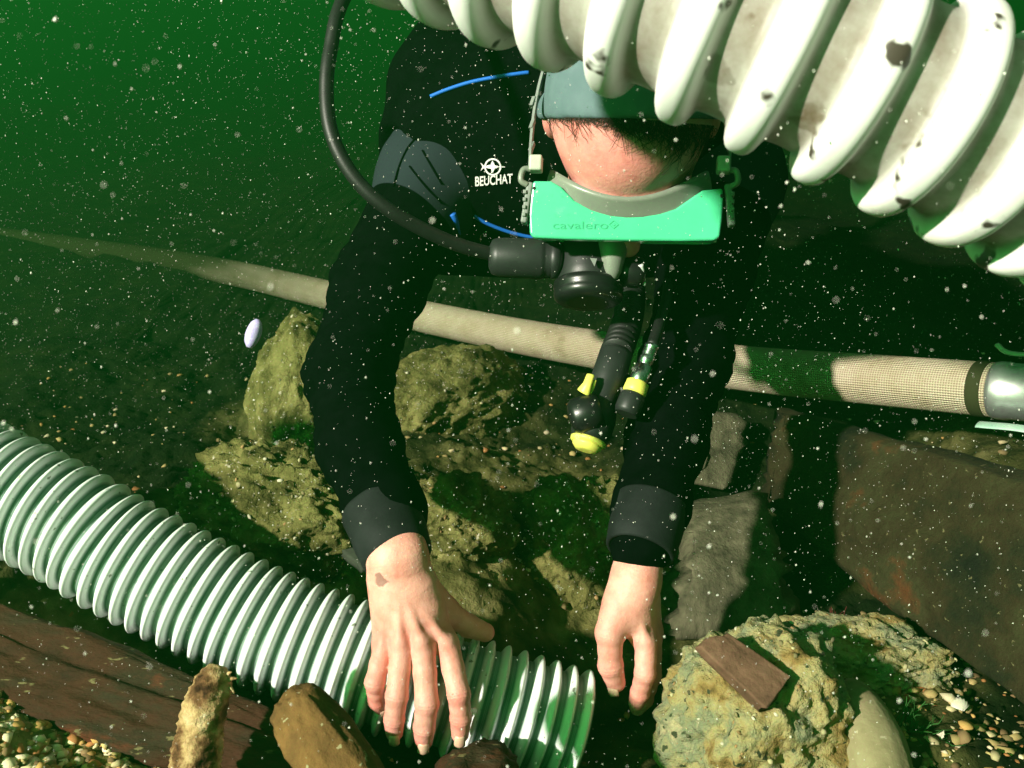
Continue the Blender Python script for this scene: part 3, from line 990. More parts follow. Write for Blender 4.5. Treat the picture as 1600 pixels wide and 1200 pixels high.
lead = [ps[0] + t0 * .09 + zz_ * .40 + yy_ * .34, ps[0] + t0 * .09 + zz_ * .27 + yy_ * .22, ps[0] + t0 * .085 + zz_ * .15 + yy_ * .11, ps[0] + t0 * .06 + zz_ * .055 + yy_ * .03, ps[0] + t0 * .03 + zz_ * .012]
n_lead = len(ps)
ps_full = catmull(lead + [ps[k] for k in range(0, len(ps), 4)], 6)
BIG = [(0, .0125), (.06, .0124), (.12, .0118), (.17, .0103), (.21, .0078), (.24, .0046), (.265, .0020), (.30, .0004), (.38, 0), (.50, -.0002), (.62, 0), (.70, .0004), (.735, .0020), (.76, .0046), (.79, .0078), (.83, .0103), (.88, .0118), (.94, .0124)]
# phase so that a crest falls where the photograph has one
path_big = ps_full
lead_len = np.linalg.norm(np.diff(path_big[:len(lead) * 6 + 1], axis=0), axis=1).sum()
s_first = sv[keep[0]] - lead_len
ph = (s_first / fit['p'] - 0.5) % 1.0
shift = (1 - ph) * fit['p']
seg_ = np.linalg.norm(np.diff(path_big, axis=0), axis=1); ss = np.concatenate([[0], np.cumsum(seg_)])
q = np.arange(shift, ss[-1], fit['p'] / 4)
path_big = np.stack([np.interp(q, ss, path_big[:, i]) for i in range(3)], 1)
o = corrugated('suction_hose', path_big, 0.0600 - 0.0125, fit['p'], BIG, MATS['hose_pale_dirty_shaded'], seg=96)
tag(o, 'thick dirty white ribbed hose crossing in front at upper right', 'hose')

# ------------------------------------------------------------------ woven hose lying behind the diver
wh = empty('woven_hose', P(1300, 640, 1.3))
tag(wh, 'beige woven canvas hose with a metal end lying behind the diver', 'hose')
WP = [P(-500, 325, 4.2), P(-100, 360, 3.4), P(180, 396, 2.8), P(350, 424, 2.5), P(500, 458, 2.2), P(700, 503, 1.92), P(900, 541, 1.66), P(1150, 574, 1.40), P(1350, 592, 1.25), P(1562, 610, 1.13)]
wpath, ws_ = resample(catmull(WP, 12), n=420)
V, F = tube(wpath, 0.0305, 40)
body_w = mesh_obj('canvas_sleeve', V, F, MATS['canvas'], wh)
uvl = body_w.data.uv_layers.new(name='weave')
for poly in body_w.data.polygons:
    for li, vi in zip(poly.loop_indices, poly.vertices):
        jn = vi % 40
        u = jn / 40
        if jn == 0 and max(v % 40 for v in poly.vertices) > 20: u = 1.0
        uvl.data[li].uv = (u, ws_[min(vi // 40, 419)])
nt = MATS['canvas'].node_tree
uvn = nt.nodes.new('ShaderNodeUVMap'); uvn.uv_map = 'weave'
mpw = nt.nodes.new('ShaderNodeMapping'); mpw.inputs['Scale'].default_value = (64, 330, 1); mpw.inputs['Rotation'].default_value = (0, 0, 0)
nt.links.new(uvn.outputs[0], mpw.inputs[0])
sx = nt.nodes.new('ShaderNodeSeparateXYZ'); nt.links.new(mpw.outputs[0], sx.inputs[0])
def mth(op, a, b=None):
    n = nt.nodes.new('ShaderNodeMath'); n.operation = op
    for k, v in enumerate((a, b)):
        if v is None: continue
        if isinstance(v, (int, float)): n.inputs[k].default_value = v
        else: nt.links.new(v, n.inputs[k])
    return n.outputs[0]
w1 = mth('SINE', mth('MULTIPLY', mth('ADD', sx.outputs[0], sx.outputs[1]), math.pi))
w2 = mth('SINE', mth('MULTIPLY', mth('SUBTRACT', sx.outputs[0], sx.outputs[1]), math.pi))
wv_h = mth('MULTIPLY', w1, w2)
bpn = [n for n in nt.nodes if n.type == 'BUMP'][0]
bw = nt.nodes.new('ShaderNodeBump'); bw.inputs['Strength'].default_value = 0.9; bw.inputs['Distance'].default_value = 0.0012
nt.links.new(wv_h, bw.inputs['Height']); nt.links.new(bpn.outputs[0], bw.inputs['Normal'])
pbc = nt.nodes['Principled BSDF']
nt.links.new(bw.outputs[0], pbc.inputs['Normal'])
src = pbc.inputs['Base Color'].links[0].from_socket
mxw = nt.nodes.new('ShaderNodeMix'); mxw.data_type = 'RGBA'
nt.links.new(mth('MULTIPLY_ADD', wv_h, -0.45), mxw.inputs['Factor'])
nt.nodes[-1].inputs[2].default_value = 0.0
fac = nt.nodes.new('ShaderNodeMapRange'); fac.inputs['From Min'].default_value = -1; fac.inputs['From Max'].default_value = 0.3
fac.inputs['To Min'].default_value = 0.7; fac.inputs['To Max'].default_value = 0
nt.links.new(wv_h, fac.inputs['Value']); nt.links.new(fac.outputs[0], mxw.inputs['Factor'])
nt.links.new(src, mxw.inputs[6]); mxw.inputs[7].default_value = (0.13, 0.075, 0.04, 1)
far_dim = nt.nodes.new('ShaderNodeMapRange'); far_dim.inputs['From Min'].default_value = 3.4; far_dim.inputs['From Max'].default_value = 4.3
far_dim.inputs['To Min'].default_value = 1.0; far_dim.inputs['To Max'].default_value = 0.0
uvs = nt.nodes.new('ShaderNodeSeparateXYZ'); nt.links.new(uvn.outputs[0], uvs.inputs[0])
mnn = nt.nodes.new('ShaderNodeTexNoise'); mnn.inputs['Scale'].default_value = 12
nt.links.new(mth('MULTIPLY_ADD', mnn.outputs['Fac'], 0.6), far_dim.inputs['Value'])
nt.links.new(uvs.outputs[1], far_dim.inputs['Value'].links[0].from_node.inputs[2])
mxm = nt.nodes.new('ShaderNodeMix'); mxm.data_type = 'RGBA'      # dimming with distance painted onto the far stretch
nt.links.new(far_dim.outputs[0], mxm.inputs['Factor']); nt.links.new(mxw.outputs[2], mxm.inputs[6]); mxm.inputs[7].default_value = (0.030, 0.034, 0.014, 1)
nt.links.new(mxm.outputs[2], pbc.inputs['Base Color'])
ed = nz(wpath[-1] - wpath[-8])
lathe_obj('metal_coupling', wpath[-1] - ed * 0.006, wpath[-1] + ed * 0.16, [(0, .024), (0.01, .0312), (.04, .0322), (.10, .0322), (.12, .0312), (.5, .0312), (.52, .036), (.7, .036), (.72, .031), (1, .031), (1, .02)],
          MATS['steel_dull'], wh, 40)
lathe_obj('binding_ring', wpath[-1] - ed * 0.026, wpath[-1] - ed * 0.010, [(0, .0305), (0.1, .0318), (.9, .0318), (1, .0305)], MATS['canvas'], wh, 40)
# pale flat strap under the coupling and a loose cord end above it
a, b = P(1528, 663, 1.10), P(1680, 690, 1.04)
tube_obj('flat_strap', [a, (a + b) / 2 + np.array([0, 0, .004]), b], 0.010, MATS['shell_teal'], wh, seg=12, per=6, flat=(1.0, 0.22))
a, b, c = P(1557, 538, 1.12), P(1580, 552, 1.11), P(1660, 556, 1.08)
tube_obj('cord_end', [a, b, c], 0.0045, MATS['buckle_pale'], wh, seg=10, per=6, flat=(1, .5))


# ================================================================== THE DIVER
person = empty('person', P(905, 640, 1.45) * np.array([1, 1, 0]) + np.array([0, 0, -0.6]))
tag(person, 'diver in black wetsuit and grey hood bending over the hose with bare hands', 'person')

# head frame: hx to the picture's right, hf the way the face looks, hu towards the crown
HC = P(985, 190, 0.96)
Vw = nz(-HC)
Dn = nz(-UP - Vw * (-UP @ Vw))
ha = R(20)
HF = Dn * math.cos(ha) + Vw * math.sin(ha)
HU = Vw * math.cos(ha) - Dn * math.sin(ha)
HX = np.cross(HF, HU); HX = HX if HX[0] > 0 else -HX
roll = R(1.8)
HX, HF = HX * math.cos(roll) + HF * math.sin(roll), HF * math.cos(roll) - HX * math.sin(roll)
HAX = np.array([HX, HF, HU], np.float32)


def H(x, f, u):
    return HC + HX * x + HF * f + HU * u


def head_sdf(p):
    q = ((p - HC.astype(np.float32)) @ HAX.T).astype(np.float32)
    d = ellip(q, (0, -0.008, 0.030), IDN, (0.0735, 0.095, 0.083))
    d = smin(d, ellip(q, (0, 0.022, -0.045), IDN, (0.060, 0.070, 0.075)), 0.03)
    d = smin(d, rcone(q, (-.03, .083, .022), (.03, .083, .022), .012, .012), 0.02)          # brow
    d = smin(d, rcone(q, (0, .090, .010), (0, .110, -.030), .008, .013), 0.012)              # nose
    d = smin(d, rcone(q, (-.045, .03, -.085), (0, .066, -.105), .018, .020), 0.02)           # jaw and chin
    d = smin(d, rcone(q, (.045, .03, -.085), (0, .066, -.105), .018, .020), 0.02)
    d = smin(d, rcone(q, (-.018, .085, -.066), (.018, .085, -.066), .0075, .0075), 0.008)   # lips
    d = smin(d, rcone(q, (-.018, .082, -.078), (.018, .082, -.078), .0075, .0075), 0.008)
    for sx_ in (-1, 1):
        d = smin(d, ellip(q, (sx_ * .074, -.008, -.012), IDN, (.010, .018, .030)), 0.008)    # ear
        d = smax(d, -ellip(q, (sx_ * .031, .098, .002), IDN, (.014, .010, .009)), 0.010)     # eye socket
        d = smin(d, ellip(q, (sx_ * .031, .078, .002), IDN, (.012, .012, .012)), 0.003)      # eyeball
    return d


SHL, SHR = P(672, 292, 1.22), P(1140, 285, 1.22)
TC = P(905, 255, 1.25)
TB = nz(np.array([0.0, 1.0, 0.10]))
TX = np.array([1.0, 0, 0]); TZ = np.cross(TX, TB)
TAX = np.array([TX, TB, TZ], np.float32)
armL = [(SHL, .060), (P(592, 448, 1.14), .0495), (P(545, 585, 1.08), .0430), (P(562, 700, 1.0), .0390), (P(601, 795, .935), .0335), (P(612, 845, .908), .0300)]
armR = [(SHR, .062), (P(1102, 430, 1.15), .0510), (P(1070, 565, 1.09), .0440), (P(1042, 685, 1.03), .0390), (P(1018, 790, .975), .0335), (P(1002, 850, .952), .0300)]


def arm_sdf(p, arm, k=0.02, grow=0.0):
    d = None
    for (a, ra), (b, rb) in zip(arm[:-1], arm[1:]):
        e = rcone(p, a, b, ra + grow, rb + grow)
        d = e if d is None else smin(d, e, k)
    return d


def torso_sdf(p):
    d = rbox(p, TC + TB * 0.27 + TX * 0.0, TAX, (0.220, 0.29, 0.138), 0.055)
    d = smin(d, rcone(p, TC + TB * 0.03 - TX * 0.06, TC + TB * 0.03 + TX * 0.06, 0.105, 0.105), 0.06)
    d = smin(d, rcone(p, TC + TB * 0.03 - TX * 0.10, SHL + TB * 0.03, 0.085, 0.062), 0.05)
    d = smin(d, rcone(p, TC + TB * 0.03 + TX * 0.10, SHR + TB * 0.03, 0.085, 0.064), 0.05)
    return d


def neck_sdf(p, g=0.0):
    return rcone(p, H(0, -.035, -.06), TC + TB * 0.06 + TZ * 0.02, .055 + g, .07 + g)


def jacket_sdf(p):
    d = torso_sdf(p)
    d = smin(d, arm_sdf(p, armL), 0.04)
    d = smin(d, arm_sdf(p, armR), 0.04)
    d = smin(d, neck_sdf(p, .006), 0.04)
    q = np.asarray(p, float)
    nz2 = fbm(q * 16, 2, 63)
    for arm in (armL, armR):
        for k, am, wl in ((2, .0034, .024), (1, .0022, .030), (3, .0016, .026)):
            E_, dr2 = arm[k][0], nz(arm[k + 1][0] - arm[k - 1][0])
            v_ = q - E_
            w2 = np.exp(-(v_ ** 2).sum(1) / (2 * .055 ** 2))
            d = d + am * w2 * np.sin((v_ @ dr2 + 0.35 * (v_ @ np.cross(dr2, FW))) * (2 * np.pi / wl) + 3.5 * nz2)
    return d + 0.0026 * fold(p)


def fold(p):
    q = np.asarray(p, float)
    return fbm(q * np.array([14, 14, 30]), 2, 61)


bb = lambda pts, m: (np.min(pts, 0) - m, np.max(pts, 0) + m)
pts = np.array([a for a, r in armL + armR] + [TC + TB * 0.55, TC - TB * .05, TC + TZ * .1])
lo, hi = bb(pts, 0.09)
V, F = surfnet(jacket_sdf, lo, hi, 0.0045)
# the shoulder panel is grey neoprene, the sleeves are black
jacket = np_obj('wetsuit_jacket', V, F, MATS['neoprene_panels'], person)

arm_t = (V - SHL) @ nz(armL[1][0] - SHL)
pn = np.minimum.reduce([0.14 - np.linalg.norm(V - SHL, axis=1), 0.062 - arm_t + 0.25 * (V[:, 0] - SHL[0]), (TC[0] - 0.06) - V[:, 0]])
arm_t = (V - SHR) @ nz(armR[1][0] - SHR)
pn = np.maximum(pn, np.minimum.reduce([0.13 - np.linalg.norm(V - SHR, axis=1), 0.055 - arm_t, V[:, 0] - (TC[0] + .09)]))
ca = jacket.data.color_attributes.new('panel', 'FLOAT_COLOR', 'POINT')
ca.data.foreach_set('color', np.repeat(np.clip(0.5 + pn * 20, 0, 1)[:, None], 4, 1).astype(np.float32).ravel())
# seams on the shoulder
def surf_path(f, pix, off=0.0006, t0=0.6):
    out = []
    for px, py in pix:
        h = march(f, px, py, t0)
        if h is not None:
            out.append(h + grad(f, h) * off)
    return out
for pix in ([(668, 188), (655, 210), (637, 232), (624, 260), (615, 292)], [(660, 235), (675, 262), (690, 288)], [(640, 260), (665, 292), (690, 318)]):
    sp = surf_path(jacket_sdf, pix)
    if len(sp) > 2:
        tube_obj('seam', sp, 0.0011, MATS['neoprene'], jacket, seg=8, per=5)

# vest: sleeveless layer over the torso
def vest_sdf(p):
    d = torso_sdf(p) - 0.015
    d = smax(d, -(rcone(p, SHL - TX * 0.062, SHL - TX * 0.25 - TZ * 0.03, 0.072, 0.14)), 0.006)
    d = smax(d, -(rcone(p, SHR + TX * 0.062, SHR + TX * 0.25 - TZ * 0.03, 0.072, 0.14)), 0.006)
    return d
lo, hi = bb(np.array([TC + TB * 0.56, TC - TB * .08, TC + TZ * .12 - TX * .2, TC - TZ * .12 + TX * .2]), 0.05)
V, F = surfnet(vest_sdf, lo, hi, 0.006)
vest = np_obj('vest', V, F, MATS['neoprene'], person)
both_sdf = lambda p: np.minimum(vest_sdf(p), jacket_sdf(p))
for pix in ([(673, 151), (700, 140), (735, 129), (775, 121), (815, 115), (826, 114)], [(741, 337), (760, 348), (790, 360), (820, 368), (840, 371)]):
    sp = surf_path(both_sdf, pix, 0.0008)
    if len(sp) > 2:
        tube_obj('piping', sp, 0.0022, MATS['piping_blue'], vest, seg=8, per=5)
sp = surf_path(both_sdf, [(706, 334), (711, 346), (718, 366)], 0.0006)
if len(sp) > 2:
    tube_obj('piping', sp, [0.0045, 0.0038, 0.0012], MATS['piping_blue'], vest, seg=8, per=5)
sp = [march(both_sdf, 752, 376, .6), march(both_sdf, 753, 366, .6), march(both_sdf, 762, 361, .6)]
if all(s is not None for s in sp):
    tube_obj('ring', [s + Vw * 0.006 for s in sp], 0.0010, MATS['chrome'], vest, seg=8, per=6)


def decal(name, polys, f, off, m, parent, t0=0.6, sub=3.0):
    """flat print: polygons in picture pixels laid onto a modelled surface"""
    bm = bmesh.new()
    for poly in polys:
        vs_ = [bm.verts.new((x, y, 0)) for x, y in poly]
        try: bm.faces.new(vs_)
        except ValueError: pass
    bmesh.ops.triangulate(bm, faces=bm.faces[:])
    for _ in range(3):
        es = [e for e in bm.edges if e.calc_length() > sub]
        if not es: break
        bmesh.ops.subdivide_edges(bm, edges=es, cuts=1)
        bmesh.ops.triangulate(bm, faces=bm.faces[:])
    vv = list(bm.verts)
    h, ok = march_many(f, [(v.co.x, v.co.y) for v in vv], t0)
    h = h + grad_many(f, h) * off
    for v, q in zip(vv, h):
        v.co = Vector(q)
    return bm_obj(name, bm, m, parent, False)


def text_mesh(body, size, offset=0.0, space=1.0):
    cu = bpy.data.curves.new('t', 'FONT')
    cu.body = body; cu.size = size; cu.offset = offset; cu.space_character = space
    ob = bpy.data.objects.new('t', cu)
    COL.objects.link(ob)
    dg = bpy.context.evaluated_depsgraph_get()
    me = bpy.data.meshes.new_from_object(ob.evaluated_get(dg))
    bpy.data.objects.remove(ob)
    bpy.data.curves.remove(cu)
    return me


def text_decal(name, body, box, f, off, m, parent, shear=0.0, rot=0.0, toffset=0.0, t0=0.6, plane=None):
    """box = left, top, right, bottom in picture pixels"""
    me = text_mesh(body, 1.0, toffset)
    bm = bmesh.new(); bm.from_mesh(me)
    bmesh.ops.triangulate(bm, faces=bm.faces[:])
    for _ in range(2):
        es = [e for e in bm.edges if e.calc_length() > 0.14]
        if es:
            bmesh.ops.subdivide_edges(bm, edges=es, cuts=1)
            bmesh.ops.triangulate(bm, faces=bm.faces[:])
    bm.to_mesh(me); bm.free()
    co = np.array([v.co[:] for v in me.vertices])
    mn, mx_ = co.min(0), co.max(0)
    l, t, r, b = box
    x = (co[:, 0] - mn[0]) / (mx_[0] - mn[0]); y = (co[:, 1] - mn[1]) / (mx_[1] - mn[1])
    px = l + (r - l) * x; py = b + (t - b) * y + rot * (x - 0.5)
    if plane is None:
        h, ok = march_many(f, np.stack([px, py], 1), t0)
        h = h + grad_many(f, h) * off
    else:
        o0, n0 = plane
        rr = np.array([ray(a_, b_) for a_, b_ in zip(px, py)])
        h = rr * ((o0 @ n0) / (rr @ n0))[:, None] + n0 * off
    me.vertices.foreach_set('co', h.astype(np.float32).ravel())
    return link_mesh(name, me, m, parent, False)


text_decal('lettering', 'BEUCHAT', (743, 273, 801, 288), both_sdf, 0.0025, MATS['print_white'], vest, rot=-5, toffset=0.018)
polys = []
cx, cy_, ro, ri = 770.5, 260.5, 13.2, 10.8
for k in range(28):
    a0, a1 = 2 * math.pi * k / 28, 2 * math.pi * (k + 1) / 28
    polys.append([(cx + ro * math.cos(a0), cy_ + ro * math.sin(a0)), (cx + ro * math.cos(a1), cy_ + ro * math.sin(a1)),
                  (cx + ri * math.cos(a1), cy_ + ri * math.sin(a1)), (cx + ri * math.cos(a0), cy_ + ri * math.sin(a0))])
polys.append([(757.5, 259.7), (764, 257.5), (770, 257), (776, 258.5), (780, 260.2), (776, 262.4), (770, 263.6), (764, 262.8), (757.5, 261)])
polys.append([(767, 257.5), (769, 252.5), (770.3, 250.5), (771.6, 253.5), (774, 258)])
polys.append([(768, 263), (768.6, 268), (766.5, 271), (771, 268.5), (773.5, 263)])
polys.append([(779, 259.6), (789.5, 259.9), (789.5, 261), (779, 261)])
polys.append([(758, 259.6), (751.5, 254), (754.5, 260.2), (751.5, 266.5), (758, 261.2)])
decal('emblem', polys, both_sdf, 0.0030, MATS['print_white'], vest)

# trousers and boots, mostly hidden behind the chest
HIPC = TC + TB * 0.56
legs = []
for sx_ in (-1, 1):
    h0 = HIPC + TX * (0.085 * sx_)
    k0 = h0 + np.array([0.06 * sx_, 0.40, -0.06]); a0 = k0 + np.array([0, 0.36, 0.10]); t0_ = a0 + np.array([0.01 * sx_, 0.10, 0.14])
    legs.append([(h0, .095), (k0, .062), (a0, .042), (t0_, .030)])
def trouser_sdf(p):
    d = rbox(p, HIPC - TB * 0.02, TAX, (0.165, 0.09, 0.115), 0.08)
    for L_ in legs:
        d = smin(d, arm_sdf(p, L_, 0.03), 0.05)
    return d
lo, hi = bb(np.array([a for L_ in legs for a, r in L_] + [HIPC - TB * .1]), 0.13)
V, F = surfnet(trouser_sdf, lo, hi, 0.011)
np_obj('wetsuit_trousers', V, F, MATS['neoprene'], person)


# turned-back cuffs
def cuff(a, b, ra, rb, name='sleeve_cuff'):
    a = np.asarray(a); b = np.asarray(b)
    V, F = lathe(a, b, [(0.0, ra - .002), (-0.015, ra + .0012), (0.03, ra + .0022), (.3, ra + .0016 + (rb - ra) * .3), (.6, ra + .002 + (rb - ra) * .6), (.97, rb + .001), (1.01, rb - .0006), (1.0, rb - .003), (.85, rb - .006)], 40)
    V = V + 0.0012 * np.stack([fbm(V * 40 + q, 2, 70 + q) for q in range(3)], 1)
    return mesh_obj(name, V, F[:-2], MATS['cuff_neoprene'], person)
cuff(P(594, 798, .93), P(623, 872, .893), .0335, .0300)
cuff(P(1018, 790, .972), P(999, 862, .945), .0345, .0310)


# hands: five jointed digits each, blended into a palm
def hand_sdf(spec):
    prims = spec
    def f(p):
        palm = None
        for kind, *a in prims['palm']:
            e = rcone(p, *a) if kind == 'c' else fcone(p, *a)
            palm = e if palm is None else smin(palm, e, 0.010)
        for a in prims.get('ridges', []):
            palm = smin(palm, rcone(p, *a), 0.0026)
        for c, n_, r_ in prims.get('dents', []):
            pass
        d = palm
        for fing in prims['fingers']:
            e = None
            for (a, ra), (b, rb) in zip(fing[:-1], fing[1:]):
                s_ = rcone(p, a, b, ra, rb)
                e = s_ if e is None else smin(e, s_, 0.0030)
            for J, tj, rj in fing_joints(fing):
                s_ = (p - J) @ tj
                e = e + 0.00042 * np.exp(-(s_ / .0042) ** 2) * np.cos(s_ * (2 * np.pi / .0030)) * (((p - J) ** 2).sum(1) < (rj * 2.2) ** 2)
            d = np.minimum(d, smin(palm, e, 0.007))
        return d
    return f


def fing_joints(fing):
    out_ = []
    n_ = len(fing)
    for k in range(2, n_ - 1, 2):            # the jointed knuckles between the base and the tip
        out_.append((fing[k][0].astype(np.float32), nz(fing[k + 1][0] - fing[k - 1][0]).astype(np.float32), fing[k][1]))
    return out_


def digit(pts, radii, knuckle=1.045, waist=0.965):
    """adds knuckle swellings and waists between the joints"""
    out = []
    n = len(pts)
    for k in range(n):
        out.append((np.asarray(pts[k], float), radii[k] * (knuckle if 0 < k < n - 1 else 1)))
        if k < n - 1:
            out.append(((np.asarray(pts[k]) * 0.5 + np.asarray(pts[k + 1]) * 0.5), (radii[k] + radii[k + 1]) / 2 * (waist if k else 0.97)))
    return out


def ext(p0, p1, r):       # extend past the last joint to the pad
    return p1


# --- hand on the hose (left in the picture)
dors = nz(-FW * 0.9 + UP * 0.25 - RT * 0.1)
Lw = P(620, 868, .885); Lw2 = P(611, 835, .905)
mcp = {'index': P(699, 1004, .887), 'middle': P(661, 1003, .880), 'ring': P(629, 1003, .882), 'little': P(600, 1010, .892)}
LF = {
    'index': [mcp['index'], P(717, 1085, .872), P(720, 1122, .878), P(719, 1147, .885)],
    'middle': [mcp['middle'], P(667, 1100, .874), P(663, 1136, .882), P(662, 1157, .890)],
    'ring': [mcp['ring'], P(620, 1088, .875), P(616, 1124, .881), P(616, 1145, .888)],
    'little': [mcp['little'], P(586, 1066, .880), P(589, 1094, .896), P(594, 1104, .905)],
}
LR = {'index': [.0098, .0087, .0080, .0072], 'middle': [.0100, .0091, .0083, .0075], 'ring': [.0095, .0086, .0078, .0070], 'little': [.0086, .0078, .0071, .0064]}
thumbL = [P(655, 915, .898), P(695, 955, .920), P(732, 978, .938), P(758, 988, .946)]
specL = {
    'palm': [('f', P(607, 815, .915), Lw, .0245, .0245, dors, .80),
             ('f', Lw, P(645, 945, .889), .0250, .026, dors, .62),
             ('f', P(640, 925, .889), P(688, 995, .898), .0225, .0130, dors, .75),
             ('f', P(637, 925, .889), P(661, 1000, .888), .0210, .0125, dors, .8),
             ('f', P(625, 915, .889), P(630, 1000, .890), .0210, .0120, dors, .8),
             ('f', P(613, 910, .889), P(602, 1003, .897), .0210, .0115, dors, .8),
             ('f', P(658, 920, .902), P(696, 956, .922), .0150, .0120, dors, .9)],
    'ridges': [(P(628, 905, .874), mcp['index'] + dors * .0072, .0033, .0046), (P(625, 905, .873), mcp['middle'] + dors * .0080, .0033, .0048),
               (P(620, 905, .873), mcp['ring'] + dors * .0076, .0033, .0046), (P(612, 905, .875), mcp['little'] + dors * .0045, .0030, .0042)],
    'fingers': [digit(LF[k], [r * 1.07 for r in LR[k]]) for k in ('index', 'middle', 'ring', 'little')] + [digit(thumbL, [.0125, .0112, .0100, .0088])],
}
fL = hand_sdf(specL)
pts = np.array([P(607, 815, .915)] + [q for k in LF for q in LF[k]] + thumbL)
lo, hi = bb(pts, 0.03)
VL, FL_ = surfnet(fL, lo, hi, 0.00105, 1)

# --- hand reaching behind the hose end (right in the picture)
dR = nz(-FW * 0.75 - RT * 0.35 + UP * 0.3)
Rw = P(993, 908, .945)
thumbR = [P(966, 946, .938), P(952, 990, .934), P(954, 1040, .940), P(962, 1066, .950)]
RFi = {
    'index': [P(1010, 1004, .940), P(1008, 1052, .936), P(1000, 1082, .948), P(994, 1098, .958)],
    'middle': [P(1017, 1000, .962), P(1017, 1056, .968), P(1006, 1092, .982), P(996, 1106, .992)],
    'ring': [P(1019, 992, .982), P(1018, 1046, .992), P(1006, 1080, 1.004), P(996, 1092, 1.012)],
    'little': [P(1018, 982, .998), P(1016, 1026, 1.008), P(1006, 1054, 1.018), P(998, 1066, 1.024)],
}
RR = {'index': [.0105, .0092, .0083, .0074], 'middle': [.0105, .0093, .0085, .0075], 'ring': [.0100, .0088, .0080, .0071], 'little': [.0090, .0080, .0072, .0064]}
nR = nz(np.cross(P(1010, 1004, .940) - Rw, P(1018, 982, .998) - P(1010, 1004, .940)))
specR = {
    'palm': [('f', P(1005, 835, .957), Rw, .0235, .0225, dR, .85),
             ('c', Rw, P(985, 950, .950), .0215, .0230),
             ('c', P(985, 945, .948), P(1005, 992, .952), .0210, .0140),
             ('c', P(992, 940, .960), P(1010, 985, .980), .0200, .0140),
             ('c', P(998, 935, .965), P(1012, 975, .995), .0190, .0125),
             ('c', P(978, 940, .943), P(955, 985, .938), .0180, .0125)],
    'ridges': [(P(990, 925, .930), P(1008, 1000, .934), .0030, .0044)],
    'fingers': [digit(RFi[k], RR[k]) for k in ('index', 'middle', 'ring', 'little')] + [digit(thumbR, [.0135, .0115, .0108, .0092], 1.06, .97)],
}
fR = hand_sdf(specR)
pts = np.array([P(1005, 835, .957)] + [q for k in RFi for q in RFi[k]] + thumbR)
lo, hi = bb(pts, 0.03)
VR, FR_ = surfnet(fR, lo, hi, 0.00115, 1)

# --- bare body under the suit, joined with head and hands into one mesh
def body_sdf(p):
    d = smin(head_sdf(p), neck_sdf(p, -.004), 0.025)
    d = smin(d, torso_sdf(p) + 0.014, 0.03)
    d = smin(d, arm_sdf(p, [(a, r - .011) for a, r in armL], .02), .03)
    d = smin(d, arm_sdf(p, [(a, r - .011) for a, r in armR], .02), .03)
    return d
lo, hi = bb(np.array([a for a, r in armL + armR] + [TC + TB * .5, H(0, .13, .12), H(0, -.1, .12)]), 0.05)
VB, FB = surfnet(body_sdf, lo, hi, 0.0085)
lo, hi = bb(np.array([H(x, f_, u) for x in (-.09, .09) for f_ in (-.11, .13) for u in (-.06, .12)]), 0.005)
VH, FH = surfnet(lambda p: np.maximum(head_sdf(p) - 0.0004, -((p - H(0, 0, -.055).astype(np.float32)) @ HU.astype(np.float32))), lo, hi, 0.0028)
Vall = np.concatenate([VB, VH, VL, VR])
o1, o2, o3 = len(VB), len(VB) + len(VH), len(VB) + len(VH) + len(VL)
Fall = np.concatenate([FB, FH + o1, FL_ + o2, FR_ + o3])
body = np_obj('body', Vall, Fall, MATS['skin'], person)
bl = np.zeros(len(Vall))
for spec_, a0_, a1_ in ((specL, o2, o3), (specR, o3, len(Vall))):
    sub_ = Vall[a0_:a1_]; b_ = np.zeros(len(sub_))
    for fing in spec_['fingers']:
        for k in range(0, len(fing), 2):
            w_ = 1.0 if k < len(fing) - 1 else 0.75
            b_ = np.maximum(b_, w_ * np.exp(-((sub_ - fing[k][0]) ** 2).sum(1) / (2 * 0.0085 ** 2)))
    bl[a0_:a1_] = b_ * 0.9
bl[o1:o2] = 0.55
ca = body.data.color_attributes.new('blush', 'FLOAT_COLOR', 'POINT')
ca.data.foreach_set('color', np.repeat(np.clip(bl, 0, 1)[:, None], 4, 1).astype(np.float32).ravel())


# fingernails
def nail(tip, prev, dn, w, l):
    t = nz(np.asarray(tip) - np.asarray(prev)); n = nz(dn - t * (dn @ t)); s_ = np.cross(t, n)
    V, F = [], []
    nu_, nv_ = 8, 7
    for a in range(nu_ + 1):
        for b in range(nv_ + 1):
            u = a / nu_ * 2 - 1; v = b / nv_ * 2 - 1
            wid = w * (1 - 0.18 * max(0, abs(v)) ** 4) * (0.88 + .12 * (v + 1) / 2)
            hh = 0.0010 - w * 0.42 * u * u - 0.0009 * v * v
            V.append(np.asarray(tip) + s_ * (u * wid) + t * (v * l) + n * hh)
    for a in range(nu_):
        for b in range(nv_):
            F.append((a * (nv_ + 1) + b, (a + 1) * (nv_ + 1) + b, (a + 1) * (nv_ + 1) + b + 1, a * (nv_ + 1) + b + 1))
    o = mesh_obj('fingernail', V, F, MATS['nail'], body)
    m_ = o.modifiers.new('s', 'SOLIDIFY'); m_.thickness = 0.0008
    return o
for k in ('index', 'middle', 'ring', 'little'):
    r_ = LR[k][3]
    t = nz(LF[k][3] - LF[k][2])
    tip_c = LF[k][3] + t * r_ * 0.25
    dn = nz(-nz(tip_c) * 0.9 + UP * 0.15 + (0.35 * t))
    n_ = nz(dn - t * (dn @ t))
    nail(tip_c + n_ * (r_ * 1.07 + .0009), tip_c + n_ * (r_ * 1.07 + .0009) - t, n_, r_ * 0.72, r_ * 0.85)
t = nz(thumbR[3] - thumbR[2]); n_ = nz(nz(-thumbR[3]) - t * (nz(-thumbR[3]) @ t) - RT * 0.5)
nail(thumbR[3] + n_ * .0090 + t * .002, thumbR[2], n_, .0062, .0068)

